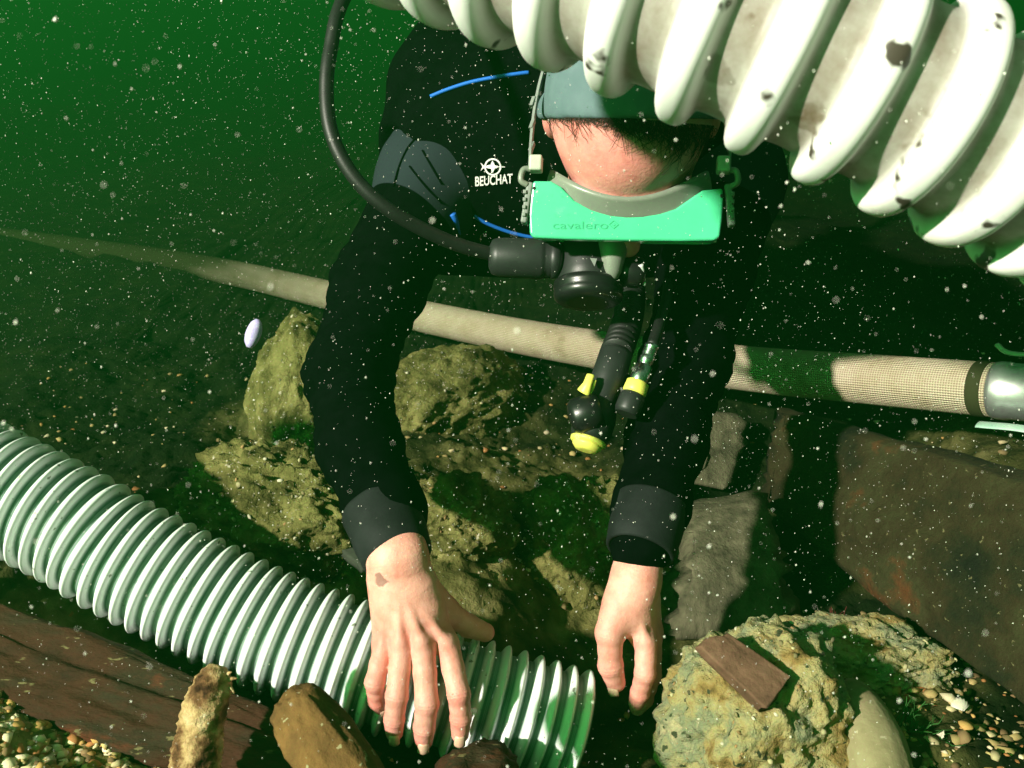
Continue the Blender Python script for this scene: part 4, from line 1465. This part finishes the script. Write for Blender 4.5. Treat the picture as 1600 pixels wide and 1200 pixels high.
# hood: grey neoprene over the head behind a straight face edge
HN = nz(HF * 0.94 - HU * 0.34)
def hood_sdf(p):
    d = np.minimum(smin(head_sdf(p), neck_sdf(p, 0), .03) - 0.0055, 1)
    pl = (p - H(0, 0, 0).astype(np.float32)) @ HN.astype(np.float32) + 0.002 
    return smax(d, pl, 0.003)
lo, hi = bb(np.array([H(x, f_, u) for x in (-.09, .09) for f_ in (-.12, .05) for u in (-.10, .125)]), 0.01)
V, F = surfnet(hood_sdf, lo, hi, 0.0034)
np_obj('hood', V, F, MATS['hood_grey'], person)

# hair combed out from under the hood edge onto the forehead
rng = np.random.default_rng(5)
NH = 800
hpx = 985 + (-0.071 + 0.142 * rng.random(NH)) * 1600 / .87
hright = np.clip((hpx - 930) / 120, 0, 1)
hpy = 172 + 0.09 * (hpx - 845)
hpy = hpy + np.where((hpx > 950) & (rng.random(NH) < .6), rng.uniform(0, 34, NH) * hright, 0)
hp_, ok = march_many(head_sdf, np.stack([hpx, hpy], 1), 0.5)
hp_, hright = hp_[ok], hright[ok]
NH = len(hp_)
hlen = rng.uniform(0.005, 0.012, NH) + hright * rng.uniform(0.002, 0.018, NH) + np.where(rng.random(NH) < .10, .018, 0)
hdir = HF + HX * rng.normal(0.25, 0.45, (NH, 1))
curl = rng.normal(0.3, 0.9, NH)
rad0 = rng.uniform(.00022, .0005, NH)
g = grad_many(head_sdf, hp_)
hdir = nz_rows(hdir - g * (hdir * g).sum(1)[:, None])
hpath = [hp_]
p = hp_
for k in range(9):
    p = p + hdir * (hlen / 9)[:, None]
    g = grad_many(head_sdf, p); dist = head_sdf(p.astype(np.float32))
    p = p - g * (dist - (0.0012 + 0.0022 * rng.random(NH)))[:, None]
    hdir = hdir + HX * (curl * 0.25)[:, None] + rng.normal(0, 0.06, (NH, 3))
    hdir = nz_rows(hdir - g * (hdir * g).sum(1)[:, None])
    hpath.append(p)
hpath = np.stack(hpath, 1)
hv, hf_, base = [], [], 0
for k in range(NH):
    V, F = tube(hpath[k], np.linspace(rad0[k], rad0[k] * 0.3, 10), 4, False)
    hv.append(V); hf_.extend([tuple(q + base for q in f) for f in F]); base += len(V)
tag(mesh_obj('hair', np.concatenate(hv), hf_, MATS['hair'], person), kind='stuff')

# ------------------------------------------------------------------ diving mask
mask = empty('diving_mask', H(0, .10, .0))
tag(mask, 'turquoise diving mask with grey skirt worn on the diver\'s face', 'mask')
out = [(-.0870, .1165), (-.0885, .100), (-.0875, .083), (-.0855, .0685), (-.069, .0685), (-.060, .0735), (-.047, .086), (-.033, .0925), (-.019, .0955), (0, .0985), (.0137, .0985),
       (.030, .0965), (.043, .0920), (.056, .0825), (.066, .0755), (.0835, .0735), (.0845, .085), (.0840, .100), (.0825, .1165), (.078, .1195), (.05, .1205), (0, .1208), (-.05, .1205), (-.083, .1195)]
def plate(name, outline, u0, u1, m, parent, bev, tilt=0.0):
    bm = bmesh.new()
    a = [bm.verts.new(H(x, f_, u0 + tilt * (f_ - .1))) for x, f_ in outline]
    b = [bm.verts.new(H(x, f_, u1 + tilt * (f_ - .1))) for x, f_ in outline]
    bm.faces.new(a); bm.faces.new(b[::-1])
    n_ = len(a)
    for k in range(n_):
        bm.faces.new((a[k], b[k], b[(k + 1) % n_], a[(k + 1) % n_]))
    bmesh.ops.recalc_face_normals(bm, faces=bm.faces[:])
    o = bm_obj(name, bm, m, parent, False)
    mod_bevel(o, bev, 3)
    return o
frame = plate('frame', out, .024, .033, MATS['teal'], mask, .0022, -0.12)
# ring of the frame round the lenses, going down from the plate
def sup(t, a, b, e=0.55):
    c, s = math.cos(t), math.sin(t)
    return a * np.sign(c) * abs(c) ** e, b * np.sign(s) * abs(s) ** e
def ring_loft(name, rings, m, parent, closed=True, seg=56):
    V = []; F = []
    for r_ in rings:
        for k in range(seg):
            V.append(r_(2 * math.pi * k / seg))
    n_ = len(rings)
    for a in range(n_ if closed else n_ - 1):
        a2 = (a + 1) % n_
        for k in range(seg):
            k2 = (k + 1) % seg
            F.append((a * seg + k, a * seg + k2, a2 * seg + k2, a2 * seg + k))
    return mesh_obj(name, V, F, m, parent)
def rr_(a, b, f_, u=0.0, back=0.0):
    def g(t):
        x, y = sup(t, a, b)
        return H(x, f_ + back * (y / 0.03), u + y)
    return g
ring_loft('lens_surround', [rr_(.0825, .030, .100, -.004, .008), rr_(.0825, .030, .1130, -.004, .0065), rr_(.078, .026, .1145, -.004, .006), rr_(.076, .024, .108, -.004, .008)], MATS['teal'], mask)
for sx_ in (-1, 1):
    V = []; F = []
    c0 = H(sx_ * .041, .1165, -.004)
    for k in range(32):
        x, y = sup(2 * math.pi * k / 32, .036, .0245, .75)
        V.append(H(sx_ * .041 + x, .1125 + y * .24, -.004 + y))
    for k in range(32):
        V.append(np.array(V[k]) - HF * .003)
    F = [tuple(range(32)), tuple(range(63, 31, -1))] + [(k, (k + 1) % 32, 32 + (k + 1) % 32, 32 + k) for k in range(32)]
    mesh_obj('lens', V, F, MATS['lens'], mask, False)
def skirt_ring(a, b, f0, curve, u):
    def g(t):
        x, y = sup(t, a, b, .8)
        return H(x, f0 - curve * x * x, u + y)
    return g
ring_loft('skirt', [skirt_ring(.081, .032, .108, 1.0, -.004), skirt_ring(.079, .038, .099, 3.2, -.004), skirt_ring(.0755, .048, .0905, 6.0, -.002), skirt_ring(.0735, .052, .0865, 6.8, -.002),
                    skirt_ring(.069, .047, .087, 6.6, -.003), skirt_ring(.073, .036, .095, 3.0, -.004)], MATS['silicone'], mask)
V, F = lathe(H(-.013, .090, -.02), H(-.013, .148, -.022), [(0, .016), (.3, .0155), (.6, .0125), (.85, .009), (.96, .0055), (1, .001)], 24)
mesh_obj('nose_pocket', V, F, MATS['silicone'], mask)
# lettering moulded into the top of the frame
pl0 = H(0, .11, .033 - .12 * .01); pln = nz(HU + HF * 0.12)
if pln @ HU < 0: pln = -pln
text_decal('lettering', 'cavalero', (864, 346, 950, 358), None, 0.0005, MATS['teal_print'], frame, plane=(pl0, pln), toffset=0.0)
def plane_poly(name, polys, m, parent, off):
    V = []; F = []
    for poly in polys:
        k0 = len(V)
        for px, py in poly:
            rr2 = ray(px, py); V.append(rr2 * ((pl0 @ pln) / (rr2 @ pln)) + pln * off)
        F.append(tuple(range(k0, k0 + len(poly))))
    return mesh_obj(name, V, F, m, parent, False)
dm = []
for (ro_, ri_) in ((8.0, 6.6), (3.2, 2.2)):
    q4 = [(0, -1), (1, 0), (0, 1), (-1, 0)]
    for k in range(4 if ro_ > 4 else 3):
        a, b = q4[k], q4[(k + 1) % 4]
        dm.append([(959 + a[0] * ro_, 351 + a[1] * ro_ * .85), (959 + b[0] * ro_, 351 + b[1] * ro_ * .85), (959 + b[0] * ri_, 351 + b[1] * ri_ * .85), (959 + a[0] * ri_, 351 + a[1] * ri_ * .85)])
plane_poly('emblem', dm, MATS['teal_print'], frame, 0.0005)
for px, py in ((834.5, 294), (1128, 306)):
    c0 = ray(px, py); c0 = c0 * ((pl0 @ pln) / (c0 @ pln))
    lathe_obj('screw', c0 - pln * .002, c0 + pln * .0005, [(0, .0016), (.9, .0016), (1, .0010)], MATS['plastic_black'], frame, 14)
# strap round the hood with buckle and clip at each side
sp = []
for k in range(41):
    t = math.pi * k / 40
    x = -.0895 * math.cos(t); f_ = .058 - .170 * math.sin(t) ** 0.8
    sp.append(H(x, f_, .030 + .020 * math.sin(t)))
V, F = tube(catmull(sp, 3), .0065, 12, True, (0.22, 1.0))
T_, U_, W_ = frames(catmull(sp, 3))
path = catmull(sp, 3)
V = []; F = []
for k, p_ in enumerate(path):
    n_ = nz(np.cross(T_[k], HU))
    for (a, b) in ((-1, -1), (-1, 1), (1, 1), (1, -1)):
        V.append(p_ + HU * (.006 * a) + n_ * (.0011 * b))
for k in range(len(path) - 1):
    for q in range(4):
        F.append((4 * k + q, 4 * k + (q + 1) % 4, 4 * k + 4 + (q + 1) % 4, 4 * k + 4 + q))
o = mesh_obj('strap', V, F, MATS['strap_grey'], mask, False)
for sx_ in (-1, 1):
    def bxx(name, c, ax, h, m, bev):
        V = [np.asarray(c) + ax[0] * (h[0] * a) + ax[1] * (h[1] * b) + ax[2] * (h[2] * g) for a in (-1, 1) for b in (-1, 1) for g in (-1, 1)]
        F = [(0, 1, 3, 2), (4, 6, 7, 5), (0, 4, 5, 1), (2, 3, 7, 6), (0, 2, 6, 4), (1, 5, 7, 3)]
        return mod_bevel(mesh_obj(name, V, F, m, mask, False), bev, 3)
    bxx('buckle', H(sx_ * .0835, .0530, .036), (HX, HF, HU), (.0058, .0072, .0070), MATS['buckle_pale'], .0018)
    bxx('strap_clip', H(sx_ * .0905, .088, .030), (nz(HX * 1 - HF * .12 * sx_), nz(HF + HX * .12 * sx_), HU), (.0030, .0190, .0060), MATS['strap_grey'], .0018)
    for k in range(4):
        bxx('clip_rib', H(sx_ * .0925, .079 + .007 * k, .032), (HX, HF, HU), (.0015, .0018, .0062), MATS['strap_grey'], .0006)
    tube_obj('strap_loop', [H(sx_ * .0905, .072, .034), H(sx_ * .0965, .068, .036), H(sx_ * .0945, .058, .036), H(sx_ * .086, .0575, .034)], .0028, MATS['silicone'], mask, seg=10, per=6)
    for k in range(3):
        bxx('strap_tooth', H(sx_ * .0885, .036 - .020 * k, .032 + .003 * k), (HX, nz(HF + HX * .3 * sx_), HU), (.0016, .0045, .0050), MATS['strap_grey'], .0006)

# ------------------------------------------------------------------ regulator and its hose
reg = empty('regulator', H(-.03, .12, -.08))
tag(reg, 'black breathing regulator held in the diver\'s mouth below the mask', 'regulator')
rc0, rc1 = P(921, 372, 1.0), P(919, 474, .985)
lathe_obj('housing', rc0, rc1, [(0, .020), (.03, .0285), (.12, .0300), (.55, .0300), (.66, .0305), (.70, .0290)], MATS['plastic_grey'], reg, 40)
lathe_obj('purge_cover', rc0 + (rc1 - rc0) * .67, rc1, [(0, .0310), (.1, .0335), (.35, .0340), (.45, .0325), (.55, .0335), (.8, .0330), (.95, .0290), (1, .0200)], MATS['plastic_black'], reg, 40)
mouth = H(-.005, .085, -.072)
tube_obj('mouthpiece', [mouth, (mouth + rc0) / 2 + FW * .004, rc0 + (rc1 - rc0) * .25], [.016, .017, .019], MATS['rubber'], reg, seg=18, flat=(1, .75))
j0, j1 = P(878, 406, .99), P(764, 401, .99)
lathe_obj('hose_joint', j0, j1, [(0, .014), (.05, .0185), (.14, .0190), (.16, .0172), (.19, .0190), (.22, .0172), (.25, .0190), (.30, .0200), (.88, .0185), (.96, .0165), (1, .010)], MATS['plastic_grey'], reg, 30)
k0 = P(999, 412, .975); k1 = P(1007, 446, .985)
lathe_obj('exhaust_valve', P(960, 420, .99), P(1010, 428, .985), [(0, .014), (.4, .016), (.8, .015), (1, .010)], MATS['plastic_black'], reg, 24)
tube_obj('clip', [k0, (k0 + k1) / 2, k1], [.0055, .0050, .0020], MATS['glow_plastic'], reg, seg=12, per=5, flat=(1, .6))
tri = [P(922, 403, .957), P(933, 404, .957), P(929, 416, .956)]
mesh_obj('arrow_mark', tri + [t + FW * .002 for t in tri], [(0, 1, 2), (3, 5, 4), (0, 3, 4, 1), (1, 4, 5, 2), (2, 5, 3, 0)], MATS['strap_grey'], reg, False)

hose_pts = [P(880, -120, 1.55), P(760, -190, 1.35), P(620, -120, 1.15), P(541, -10, .99), P(516, 80, .955), P(510, 150, .945), P(520, 215, .94), P(552, 275, .94), P(600, 322, .945), P(660, 358, .96), P(720, 384, .975), P(785, 401, .99)]
o = tube_obj('breathing_hose', hose_pts, .0068, MATS['rubber'], None, seg=18, per=12)
tag(o, 'thin black breathing hose looping left of the diver to the regulator', 'hose')

# ------------------------------------------------------------------ inflator hanging under the chest
inf = empty('inflator', P(930, 700, 1.0))
tag(inf, 'black buoyancy inflator with yellow button and ring hanging below the chest', 'inflator')
b0, b1 = P(965, 545, 1.02), P(916, 700, .99)
lathe_obj('body', b0, b1, [(0, .012), (.05, .0165), (.35, .0170), (.55, .0150), (.62, .0185), (.70, .0200), (.86, .0200), (.92, .0180)], MATS['plastic_grey'], inf, 30)
lathe_obj('end_ring', b0 + (b1 - b0) * .915, b0 + (b1 - b0) * .965, [(0, .0165), (.2, .0180), (.8, .0176), (1, .015)], MATS['yellow'], inf, 30)
lathe_obj('end_cap', b0 + (b1 - b0) * .96, b0 + (b1 - b0) * 1.03, [(0, .0150), (.4, .0145), (.9, .0105), (1, .006)], MATS['yellow'], inf, 30)
tube_obj('button', [P(923, 586, .985), P(918, 600, .982), P(912, 613, .984)], [.0042, .0046, .0072], MATS['yellow'], inf, seg=14, per=6, flat=(1, .7))
tube_obj('button_bar', [P(930, 594, .985), P(927, 604, .984), P(922, 616, .985)], [.0016, .0016, .0014], MATS['yellow'], inf, seg=8, per=4)
lathe_obj('side_knob', P(938, 640, .985), P(890, 655, .985), [(0, .016), (.3, .0185), (.8, .0180), (.95, .014), (1, .008)], MATS['plastic_black'], inf, 26)
cpath = catmull([b0 + (b1 - b0) * .04, P(978, 510, 1.06), P(985, 470, 1.13), P(985, 420, 1.20)], 24)
cpath, cs = resample(cpath, n=120)
tr = .0150 + .0016 * np.sin(cs / .0045 * 2 * np.pi * .5)
V, F = tube(cpath, tr, 24)
mesh_obj('bellows_hose', V, F, MATS['rubber'], inf)
# quick connector with its own thin hose
qc = empty('quick_connector', P(995, 610, .99))
tag(qc, 'chrome quick connector with yellow collar beside the inflator', 'connector')
q0, q1 = P(1020, 538, 1.0), P(996, 600, .99)
lathe_obj('sleeve', q0, q1, [(0, .0050), (.03, .0072), (.1, .0072), (.12, .0062), (.17, .0072), (.2, .0062), (.25, .0072), (.28, .0062), (.33, .0072), (.48, .0072), (.50, .0060), (.54, .0060), (.56, .0088), (.95, .0092), (1, .0080)],
          MATS['chrome'], qc, 28)
lathe_obj('collar', q0 + (q1 - q0) * .93, q0 + (q1 - q0) * 1.25, [(0, .0085), (.12, .0112), (.85, .0116), (1, .0100)], MATS['yellow'], qc, 28)
lathe_obj('nipple', q0 + (q1 - q0) * 1.2, q0 + (q1 - q0) * 1.75, [(0, .009), (.2, .0125), (.8, .0125), (1, .011)], MATS['plastic_grey'], qc, 24)
tube_obj('feed_hose', [q0 + (q1 - q0) * .05, P(1032, 500, 1.03), P(1044, 450, 1.1), P(1040, 400, 1.2)], .0058, MATS['rubber'], qc, seg=14, per=10)

# ================================================================== SMALL THINGS
# gravel: one uncountable bed of pebbles
bpV, bpF = ico(1)
pal = [(0.46, 0.35, 0.14), (0.62, 0.52, 0.28), (0.34, 0.15, 0.05), (0.28, 0.21, 0.09), (0.72, 0.62, 0.40), (0.20, 0.13, 0.06), (0.46, 0.28, 0.09)]
GV, GF, GC = [], [], []
rng = np.random.default_rng(3)
nbase = 0
def scatter(n_, sampler, smin_, smax_, dark=1.0):
    global nbase
    for _ in range(n_):
        x, y = sampler()
        z = float(ground_z([x], [y])[0]) if False else None
        r_ = rng.uniform(0, 1) ** 2.2 * (smax_ - smin_) + smin_
        sc = np.array([1, rng.uniform(.55, .95), rng.uniform(.25, .55)]) * r_
        a = rng.uniform(0, 6.28)
        Rm = rot_z(a)
        v = (bpV * (1 + rng.normal(0, .24, (len(bpV), 1)))) * sc
        v = v @ Rm
        GV.append((x, y, r_ * 0.12, v)); GF.append(bpF + nbase); nbase += len(v)
        c = np.array(pal[rng.integers(len(pal))]) * rng.uniform(.8, 1.35) * dark
        GC.append(np.tile(np.append(np.clip(c, 0, 1), 1), (len(v), 1)))
gA, gB = P(60, 1160, .85), P(260, 1215, .83)
def samp_gravel():
    t = rng.uniform(-0.35, 1.3)
    c = gA[:2] + (gB[:2] - gA[:2]) * t
    return c[0] + rng.normal(0, .05), c[1] + rng.uniform(-.14, .055)
def samp_floor():
    return rng.uniform(-.8, .9), rng.uniform(.55, 1.7)
def samp_right():
    c = P(1470, 1120, .92)
    return c[0] + rng.normal(0, .075), c[1] + rng.normal(0, .085)
def samp_mid():
    c = P(rng.uniform(380, 1000), rng.uniform(780, 960), 1.18)
    return c[0], c[1]
scatter(2600, samp_gravel, .0014, .0085)
scatter(1100, samp_floor, .0015, .007, .7)
scatter(520, samp_right, .002, .009, .8)
scatter(700, samp_mid, .0012, .006, .9)
xy = np.array([(g[0], g[1]) for g in GV])
zz = ground_z(xy[:, 0], xy[:, 1])
zz = list(zz)
for nm, cnt, mx_r in (('silt_boulder', 420, .0042), ('shelly_mound', 420, .0042), ('crusted_mound', 620, .0042), ('concretion_rock', 420, .0034), ('lumpy_rock', 420, .0036), ('bank_boulder', 160, .004), ('murky_boulder', 200, .004)):
    me_ = bpy.data.objects[nm].data
    cnt_v = len(me_.vertices)
    co_ = np.empty(cnt_v * 3, np.float32); me_.vertices.foreach_get('co', co_); co_ = co_.reshape(-1, 3)
    no_ = np.array([v.normal[:] for v in me_.vertices])
    pick = rng.choice(np.where(no_[:, 2] > -0.1)[0], cnt)
    for q in pick:
        r_ = .0007 + (mx_r - .0007) * rng.random() ** 3
        v = bpV * (1 + rng.normal(0, .2, (len(bpV), 1))) * np.array([1, rng.uniform(.5, .95), rng.uniform(.25, .6)]) * r_
        v = v @ rot_z(rng.uniform(0, 6.28))
        tl = nz(no_[q] + rng.normal(0, .35, 3)); s1_ = nz(np.cross(tl, [0.3, 1, 0])); s2_ = np.cross(tl, s1_)
        v = v[:, :1] * s1_ + v[:, 1:2] * s2_ + v[:, 2:] * tl
        GV.append((co_[q][0], co_[q][1], 0, v)); zz.append(co_[q][2]); GF.append(bpF + nbase); nbase += len(v)
        c = np.array([(0.42, 0.38, 0.2), (0.5, 0.47, 0.34), (0.2, 0.17, 0.08), (0.1, 0.09, 0.05), (0.3, 0.19, 0.08)][rng.integers(5)]) * rng.uniform(.7, 1.2)
        GC.append(np.tile(np.append(np.clip(c, 0, 1), 1), (len(v), 1)))
VV = np.concatenate([g[3] + np.array([g[0], g[1], z + g[2]]) for g, z in zip(GV, zz)])
gr = np_obj('gravel', VV, np.concatenate(GF), MATS['pebbles'], None, False)
ca = gr.data.color_attributes.new('stone', 'FLOAT_COLOR', 'POINT')
ca.data.foreach_set('color', np.concatenate(GC).astype(np.float32).ravel())
tag(gr, 'loose yellow and brown gravel and grit strewn over the seabed', 'gravel', None, 'stuff')


def shell(name, c, r_, m, label, seed, ax=None):
    rg = np.random.default_rng(seed)
    V = []; F = []
    n1_, n2_ = 7, 14
    t = nz(rg.normal(0, 1, 3) * .5 + np.array([0, -.6, .8])); s_ = nz(np.cross(t, [1, 0.2, 0])); w = np.cross(t, s_)
    for a in range(n1_ + 1):
        for b in range(n2_ + 1):
            rad = a / n1_; th = -1.25 + 2.5 * b / n2_
            rr3 = r_ * rad * (1 + .05 * math.cos(b * math.pi))
            V.append(np.asarray(c) + s_ * rr3 * math.cos(th) + w * rr3 * math.sin(th) * .9 + t * (r_ * .45 * (1 - rad * rad) + .02 * r_ * math.cos(b * math.pi)))
    for a in range(n1_):
        for b in range(n2_):
            F.append((a * (n2_ + 1) + b, (a + 1) * (n2_ + 1) + b, (a + 1) * (n2_ + 1) + b + 1, a * (n2_ + 1) + b + 1))
    o = mesh_obj(name, V, F, m)
    md = o.modifiers.new('s', 'SOLIDIFY'); md.thickness = .0012
    return tag(o, label, 'shell')


def on_ground(px, py, lift=0.0):
    r_ = ray(px, py)
    ts_ = np.linspace(.5, 3, 700)
    q = r_[None] * ts_[:, None]
    g = ground_z(q[:, 0], q[:, 1])
    k = np.argmax(q[:, 2] < g)
    return q[k] + np.array([0, 0, lift])


shell('oyster_shell', on_ground(1422, 1068, .004), .012, MATS['shell_teal'], 'pale turquoise shell piece on the dark rubble right of the lumpy rock', 1)
shell('cockle_shell', on_ground(1500, 1115, .004), .011, MATS['shell'], 'curved white shell on the rubble near the lower right corner', 2)
shell('mussel_shell', on_ground(1462, 1150, .004), .008, MATS['shell'], 'small cream shell below the larger white shell at lower right', 6)
shell('clam_shell', on_ground(676, 800, .012), .007, MATS['shell'], 'small round shell stuck on the mound right of the sleeve cuff', 4)


def weed(name, c, n_, ln, r_, m, label, seed, spread=1.0):
    rg = np.random.default_rng(seed)
    V, F, k0 = [], [], 0
    for _ in range(n_):
        d = nz(np.array([rg.normal(0, spread), rg.normal(0, spread) - .2, rg.uniform(.4, 1.2)]))
        p = np.asarray(c) + np.append(rg.normal(0, r_ * 5, 2), 0); path = [p]
        for _k in range(6):
            p = p + d * ln / 6 * rg.uniform(.6, 1.2); d = nz(d + rg.normal(0, .45, 3)); path.append(p)
        v, f = tube(np.array(path), np.linspace(r_, r_ * .3, 7), 5, False, (1, .4))
        V.append(v); F += [tuple(q + k0 for q in ff) for ff in f]; k0 += len(v)
    o = mesh_obj(name, np.concatenate(V), F, m)
    return tag(o, label, 'seaweed')
weed('red_seaweed', on_ground(1296, 978), 34, .028, .0008, MATS['algae_red'], 'dark red thread seaweed in the gap left of the large timber', 3)
weed('red_seaweed', P(1418, 550, 1.42) - np.array([0, 0, .03]), 9, .04, .004, MATS['algae_red'], 'small pinkish red weed tuft standing behind the woven hose', 8, .5)
weed('green_seaweed', on_ground(1420, 1150), 60, .040, .0012, MATS['algae_green'], 'green filament seaweed on the dark rubble right of the tan cobble', 5, 1.2)

# violet backscatter speck, given a solid form in front of the bank
Vo, Fo_ = ico(3)
axo = np.array([nz(RT * .32 + UP * .95), nz(RT * .95 - UP * .32), FW])
o = np_obj('drifting_speck', P(396, 521, .70) + (Vo * np.array([.0104, .0052, .0045]) * (1 + .05 * fbm(Vo * 3, 2, 3))[:, None]) @ axo, Fo_, MATS['violet'])
tag(o, 'small pale violet oval drifting left of the diver\'s elbow', 'speck')

# marine snow suspended through the water
tet = np.array([(1, 1, 1), (1, -1, -1), (-1, 1, -1), (-1, -1, 1)]) / 1.5
tf = np.array([(0, 1, 2), (0, 3, 1), (0, 2, 3), (1, 3, 2)])
rng = np.random.default_rng(77)
NS = 170000
pos = np.stack([rng.uniform(-1.15, 1.15, NS), rng.uniform(0.12, 1.75, NS), rng.uniform(-0.95, 0.28, NS)], 1)
sz = 0.00021 + 0.00050 * rng.random(NS) ** 4
big = rng.random(NS) < 0.005
sz[big] *= 1.7
pos = pos[(pos[:, 2] > -.15 - .62 * (pos[:, 1] + .05)) & (np.linalg.norm(pos, axis=1) > .16)] if False else pos
ok = (np.linalg.norm(pos, axis=1) > .20) & (rng.random(NS) < np.clip(0.62 + 0.9 * fbm(pos * 5, 2, 91), 0.08, 1))
pos, sz = pos[ok], sz[ok]
nS = len(pos)
q = rng.normal(0, 1, (nS, 4)); q /= np.linalg.norm(q, axis=1)[:, None]
w_, x_, y_, z_ = q.T
RM = np.stack([np.stack([1 - 2 * (y_ * y_ + z_ * z_), 2 * (x_ * y_ - z_ * w_), 2 * (x_ * z_ + y_ * w_)], -1),
               np.stack([2 * (x_ * y_ + z_ * w_), 1 - 2 * (x_ * x_ + z_ * z_), 2 * (y_ * z_ - x_ * w_)], -1),
               np.stack([2 * (x_ * z_ - y_ * w_), 2 * (y_ * z_ + x_ * w_), 1 - 2 * (x_ * x_ + y_ * y_)], -1)], 1)
st = np.array([1, 1, 1]) * np.stack([np.ones(nS), np.ones(nS), 1 + rng.random(nS) ** 3], 1)
SV = pos[:, None] + np.einsum('nij,kj->nki', RM, tet) * (sz[:, None] * st)[:, None, :]
SF = (np.arange(nS) * 4)[:, None, None] + tf[None]
snow = np_obj('marine_snow', SV.reshape(-1, 3), SF.reshape(-1, 3), MATS['snow'], None, False)
tag(snow, 'pale specks of marine snow suspended throughout the green water', 'particles', None, 'stuff')

# ------------------------------------------------------------------ the water itself
bm = bmesh.new()
bmesh.ops.create_cube(bm, size=1)
for v in bm.verts:
    v.co = Vector((v.co.x * 40, v.co.y * 40, -2.3 if v.co.z < 0 else 0.62))
m_h = bpy.data.materials.new('green_water')
m_h.use_nodes = True
nt = m_h.node_tree
nt.nodes.clear()
mo = nt.nodes.new('ShaderNodeOutputMaterial')
pv = nt.nodes.new('ShaderNodeVolumePrincipled')
pv.inputs['Color'].default_value = (0.03, 0.50, 0.07, 1)
pv.inputs['Density'].default_value = 0.25
pv.inputs['Anisotropy'].default_value = 0.7
nt.links.new(pv.outputs[0], mo.inputs['Volume'])
haze = bm_obj('haze', bm, m_h, None, False)
tag(haze, 'murky green water filling the whole place', 'water', None, 'stuff')
